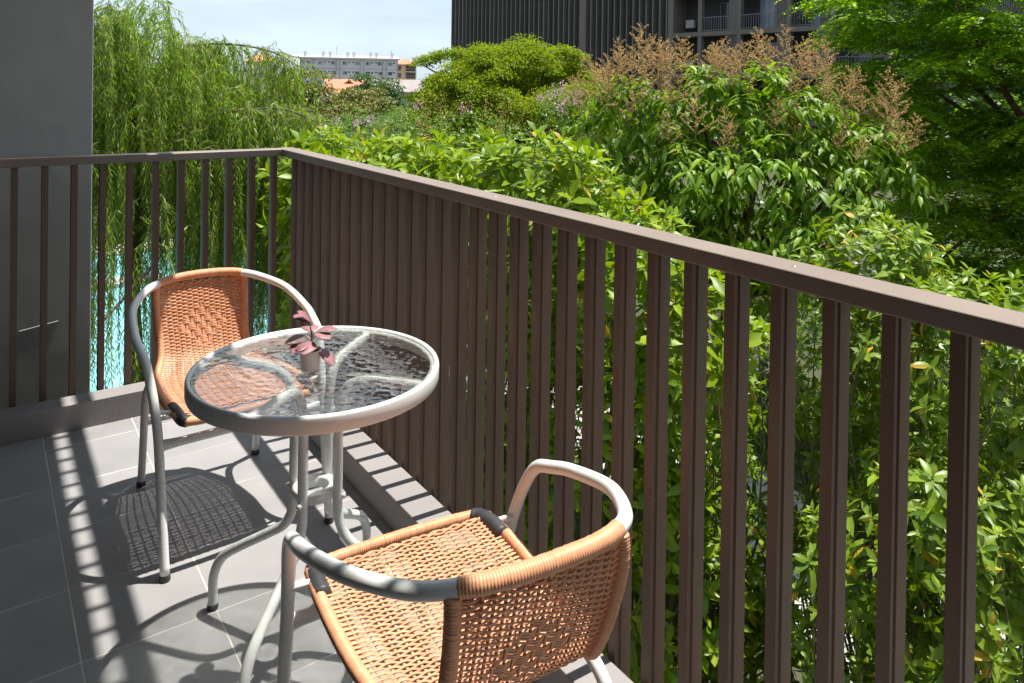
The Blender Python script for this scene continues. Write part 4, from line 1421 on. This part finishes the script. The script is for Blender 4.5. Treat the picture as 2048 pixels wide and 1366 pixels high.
for li, z in enumerate(levels[:5]):
    zf = z + .151
    for bi in range(len(cols) - 1):
        x0, x1 = cols[bi] + .161, cols[bi + 1] - .161
        if li not in (0, 1, 2, 3):
            continue
        screen = 0.9 if (bi + li) % 2 else 0.7
        m = MB()
        m.box((x0, .02, zf + .98), (x1 - screen, .07, zf + 1.03)).box((x0, .02, zf + .06), (x1 - screen, .07, zf + .10))
        nb = int((x1 - screen - x0) / .19)
        for q in range(nb + 1):
            xx = x0 + .02 + (x1 - screen - x0 - .06) * q / nb
            m.box((xx - .014, .025, zf + .10), (xx + .014, .06, zf + .98))
        m.build('balcony_railing', 'railbar', db)
        m = MB()
        ns = 8
        for q in range(ns):
            xx = x1 - screen + .03 + (screen - .06) * q / ns
            m.box((xx, .03, zf), (xx + .05, .08, zf + 2.66))
        m.build('slat_screen', 'slat', db)
        dm = ['glassdark', 'glassblue', 'glassdark', 'glassdark', 'glassblue'][(bi * 2 + li) % 5]
        d_ = MB().box((x0 + .5, 1.44, zf), (x0 + 2.0, 1.497, zf + 2.15)).build('balcony_door', 'slat', db)
        MB().box((x0 + .58, 1.425, zf + .06), (x0 + 1.22, 1.438, zf + 2.08)).build('pane', dm, d_)
        MB().box((x0 + 1.28, 1.425, zf + .06), (x0 + 1.92, 1.438, zf + 2.08)).build('pane', 'glassdark', d_)
        if (bi + li) % 3 == 0:
            m = MB()
            for q in range(8):
                xx = x0 + 1.3 + q * .07
                m.poly([(xx, 1.36, zf + .1), (xx + .035, 1.40, zf + .1), (xx + .07, 1.36, zf + .1), (xx, 1.36, zf + 2.1), (xx + .035, 1.40, zf + 2.1), (xx + .07, 1.36, zf + 2.1)], [(0, 1, 4, 3), (1, 2, 5, 4)])
            m.build('curtain', 'curtain', db)
        a_ = MB().box((x1 - .75, .55, zf + .02), (x1 - .08, .85, zf + .58)).build('air_conditioner', 'ac', db, bevel=.02)
        MB().lathe([(.0, .0), (.19, .0), (.2, .01), (.2, .015), (.0, .015)], 16).build('fan_grille', 'slat', a_)
        g_ = a_.children[0]
        g_.location = (x1 - .45, .545, zf + .30)
        g_.rotation_euler = (PI / 2, 0, 0)
for z in (5.7, 2.7):
    a_ = MB().box((-2.0, .7, z), (-1.25, 1.0, z + .6)).build('air_conditioner', 'ac', db, bevel=.02)

# far white apartment block
VX, VY = .9203, -.3912
ap = thing('apartment_block', 'long white four-storey apartment block with roof vents on the skyline', 'building', (62.2, 175.7, 0), math.atan2(VY, VX))
MB().box((0, 0, GZ), (23.6, 11, 7.0)).build('wall', 'aptwall', ap)
MB().poly([(-.4, -.35, 6.95), (24, -.35, 6.95), (24, -.35, 7.35), (-.4, -.35, 7.35), (-3.6, 11.4, 7.7), (24, 11.4, 7.7), (24, 11.4, 8.2), (-3.6, 11.4, 8.2)], [(0, 1, 2, 3), (3, 2, 6, 7), (4, 7, 6, 5), (0, 3, 7, 4), (1, 5, 6, 2), (0, 4, 5, 1)]).build('roof', 'aptwhite', ap)
for z in (4.75, 2.35, -.05):
    MB().box((-.05, -.10, z - .12), (23.65, -.003, z + .12)).build('floor_band', 'aptwhite', ap)


def fx(px):
    return (px - 600) / 195 * 23.6


for ri_, z in enumerate((6.0, 3.6, 1.2, -1.2)):
    for wi, px in enumerate((617.3, 639.7, 665.9, 688.3, 713.2, 734.7, 758.8, 779.3)):
        x = fx(px)
        w_ = MB().box((x - .52, -.06, z - .42), (x + .52, -.002, z + .42)).build('window', 'aptwhite', ap)
        for q, mm in ((-.47, ('glassdark', 'glassgreen', 'glassdark')[(wi + ri_) % 3]), (.03, ('glassgreen', 'glassdark')[(wi * 2 + ri_) % 2])):
            MB().box((x + q, -.075, z - .37), (x + q + .44, -.062, z + .37)).build('pane', mm, w_)
    for px in (608, 648.5, 657.3, 696.6, 705.1, 743, 750.8, 787):
        x = fx(px)
        MB().box((x - .24, -.05, z + .08), (x + .24, -.002, z + .34)).build('vent', 'glassdark', ap)
for px in (609.4, 645, 658.6, 693.5, 705.9, 740, 751.8, 784):
    x = fx(px)
    MB().box((x - .3, 2.0, 7.2), (x + .3, 2.7, 8.6)).box((x - .38, 1.92, 8.6), (x + .38, 2.78, 8.72)).build('roof_vent', 'aptwall', ap)
for px, hh in ((671.5, 3.0), (782, 2.4)):
    x = fx(px)
    MB().box((x - .04, 3, 7.2), (x + .04, 3.08, 7.2 + hh)).box((x - .3, 3.02, 6.6 + hh), (x + .3, 3.06, 6.65 + hh)).build('antenna', 'pipe', ap)
for px in (602, 624, 628, 671, 678, 719, 726, 764, 771, 794):
    x = fx(px)
    MB().box((x - .05, -.15, GZ), (x + .05, -.101, 6.94)).build('drain_pipe', 'pipe', ap)

tw_ = thing('tan_tower', 'tan building with orange hipped roof and open balconies right of the white block', 'building', (87.6, 175.2, 0), math.atan2(-.45, .89))
MB().box((0, 0, GZ), (2.6, 6, 6.2)).box((2.6, 1.6, GZ), (5.4, 6, 6.2)).build('wall', 'tan', tw_)
MB().poly([(-.5, -.6, 6.2), (5.8, -.6, 6.2), (5.8, 6.6, 6.2), (-.5, 6.6, 6.2), (2.0, 2.8, 7.7), (3.3, 2.8, 7.7)], [(0, 1, 5, 4), (1, 2, 5), (2, 3, 4, 5), (3, 0, 4), (3, 2, 1, 0)]).build('roof', 'rooftile', tw_)
for z in (4.3, 2.4, .5):
    MB().box((2.6, -.1, z - .12), (5.5, 1.6, z + .1)).build('balcony_slab', 'cream', tw_)
    MB().box((2.62, -.09, z + .7), (5.45, -.04, z + .78)).box((5.3, -.08, z + .1), (5.45, .06, z + 1.7)).build('balcony_railing', 'cream', tw_)
    MB().box((2.9, 1.54, z + .12), (5.2, 1.597, z + 1.5)).build('balcony_door', 'glassdark', tw_)
    MB().box((-1.5, .5, z - .12), (-.001, 5, z + .1)).build('balcony_slab', 'cream', tw_)
    MB().box((-1.2, 3.0, z + .11), (-.002, 4.9, z + 1.6)).build('balcony_door', 'glassdark', tw_)
    MB().box((.7, -.05, z + .3), (1.5, -.002, z + 1.5)).build('window', 'beam', tw_)

sg = thing('billboard_building', 'building with orange hipped roof and blue lettered banner behind the willow', 'building', (39.6, 141.0, 0), math.atan2(-.31, .95))
MB().box((0, 0, GZ), (5.6, 7, 5.0)).build('wall', 'cream', sg)
MB().poly([(-.4, -.4, 5.0), (6.0, -.4, 5.0), (6.0, 7.4, 5.0), (-.4, 7.4, 5.0), (2.4, 3.4, 6.6), (3.0, 3.4, 6.6)], [(0, 1, 5, 4), (1, 2, 5), (2, 3, 4, 5), (3, 0, 4), (3, 2, 1, 0)]).build('roof', 'rooftile', sg)
bn = MB().box((3.1, -.12, 3.3), (5.65, -.02, 4.85)).build('banner', 'banner', sg)
for txt, sz_, x, z in (('\u0e40\u0e23\u0e2d\u0e23\u0e22\u0e39', .92, 3.2, 4.05), ('\u0e1a\u0e32\u0e19\u0e40\u0e0a\u0e32', .48, 3.45, 3.45)):
    cu = bpy.data.curves.new('banner_text', 'FONT')
    cu.body = txt
    cu.size = sz_
    cu.extrude = 0.01
    cu.materials.append(MT['ink'])
    o_ = bpy.data.objects.new('text', cu)
    COL.objects.link(o_)
    bpy.context.view_layer.update()
    me_ = bpy.data.meshes.new_from_object(o_.evaluated_get(bpy.context.evaluated_depsgraph_get()))
    bpy.data.objects.remove(o_)
    o = link('lettering', me_, bn)
    o.location = (x, -.14, z)
    o.rotation_euler = (PI / 2, 0, 0)


def house(label, loc, rz_, w, dpt, eave, ridge, wallm, roofm, gable=True, group='orange-roofed houses below the white block'):
    h = thing('house', label, 'house', loc, rz_, group)
    if gable:
        MB().poly([(0, 0, 0), (w, 0, 0), (w, dpt, 0), (0, dpt, 0), (0, 0, eave), (w, 0, eave), (w, dpt, eave), (0, dpt, eave), (0, dpt / 2, ridge - .1), (w, dpt / 2, ridge - .1)],
                  [(0, 1, 5, 4), (1, 2, 6, 9, 5), (2, 3, 7, 6), (3, 0, 4, 8, 7), (4, 5, 9, 8), (6, 7, 8, 9)]).build('wall', wallm, h)
        MB().poly([(-.5, -.5, eave - .2), (w + .5, -.5, eave - .2), (w + .5, dpt / 2, ridge), (-.5, dpt / 2, ridge), (-.5, dpt + .5, eave - .2), (w + .5, dpt + .5, eave - .2), (-.5, -.5, eave - .03), (w + .5, -.5, eave - .03), (w + .5, dpt / 2, ridge + .18), (-.5, dpt / 2, ridge + .18), (-.5, dpt + .5, eave - .03), (w + .5, dpt + .5, eave - .03)],
                  [(6, 7, 8, 9), (9, 8, 11, 10), (1, 0, 3, 2), (2, 3, 4, 5), (0, 1, 7, 6), (5, 4, 10, 11), (0, 6, 9, 3), (3, 9, 10, 4), (1, 2, 8, 7), (2, 5, 11, 8)]).build('roof', roofm, h)
    for q in np.arange(1.2, w - 1, 2.4):
        wn_ = MB().box((q - .5, -.05, eave - 1.7), (q + .5, -.002, eave - .6)).build('window', 'aptwhite', h)
        MB().box((q - .42, -.07, eave - 1.62), (q + .42, -.052, eave - .68)).build('pane', 'glassdark', wn_)
    return h


h1 = house('house with long orange roof and small dormer under the white block', (39.2, 99.2, GZ), math.atan2(-.39, .92), 5.6, 7, 3.1, 5.0, 'cream', 'rooftile')
MB().poly([(1.4, -.3, 2.9), (2.8, -.3, 2.9), (2.1, -.3, 4.0), (1.4, 1.6, 2.9), (2.8, 1.6, 2.9), (2.1, 2.2, 4.0)], [(0, 1, 2), (0, 2, 5, 3), (1, 4, 5, 2)]).build('dormer', 'cream', h1)
house('cream gable-ended house beside the long orange roof', (45.4, 99.5, GZ), math.atan2(.92, .39), 9, 5.2, 2.9, 4.9, 'cream', 'rooftile')
house('house with grey sheet roof behind the dark round tree', (51.0, 108, GZ), math.atan2(-.39, .92), 8, 8, 3.3, 5.1, 'cream', 'greyroof')
house('low orange-roofed house left of the lime tree', (58.5, 104, GZ), math.atan2(-.45, .89), 7, 8, 3.0, 5.1, 'tan', 'rooftile')
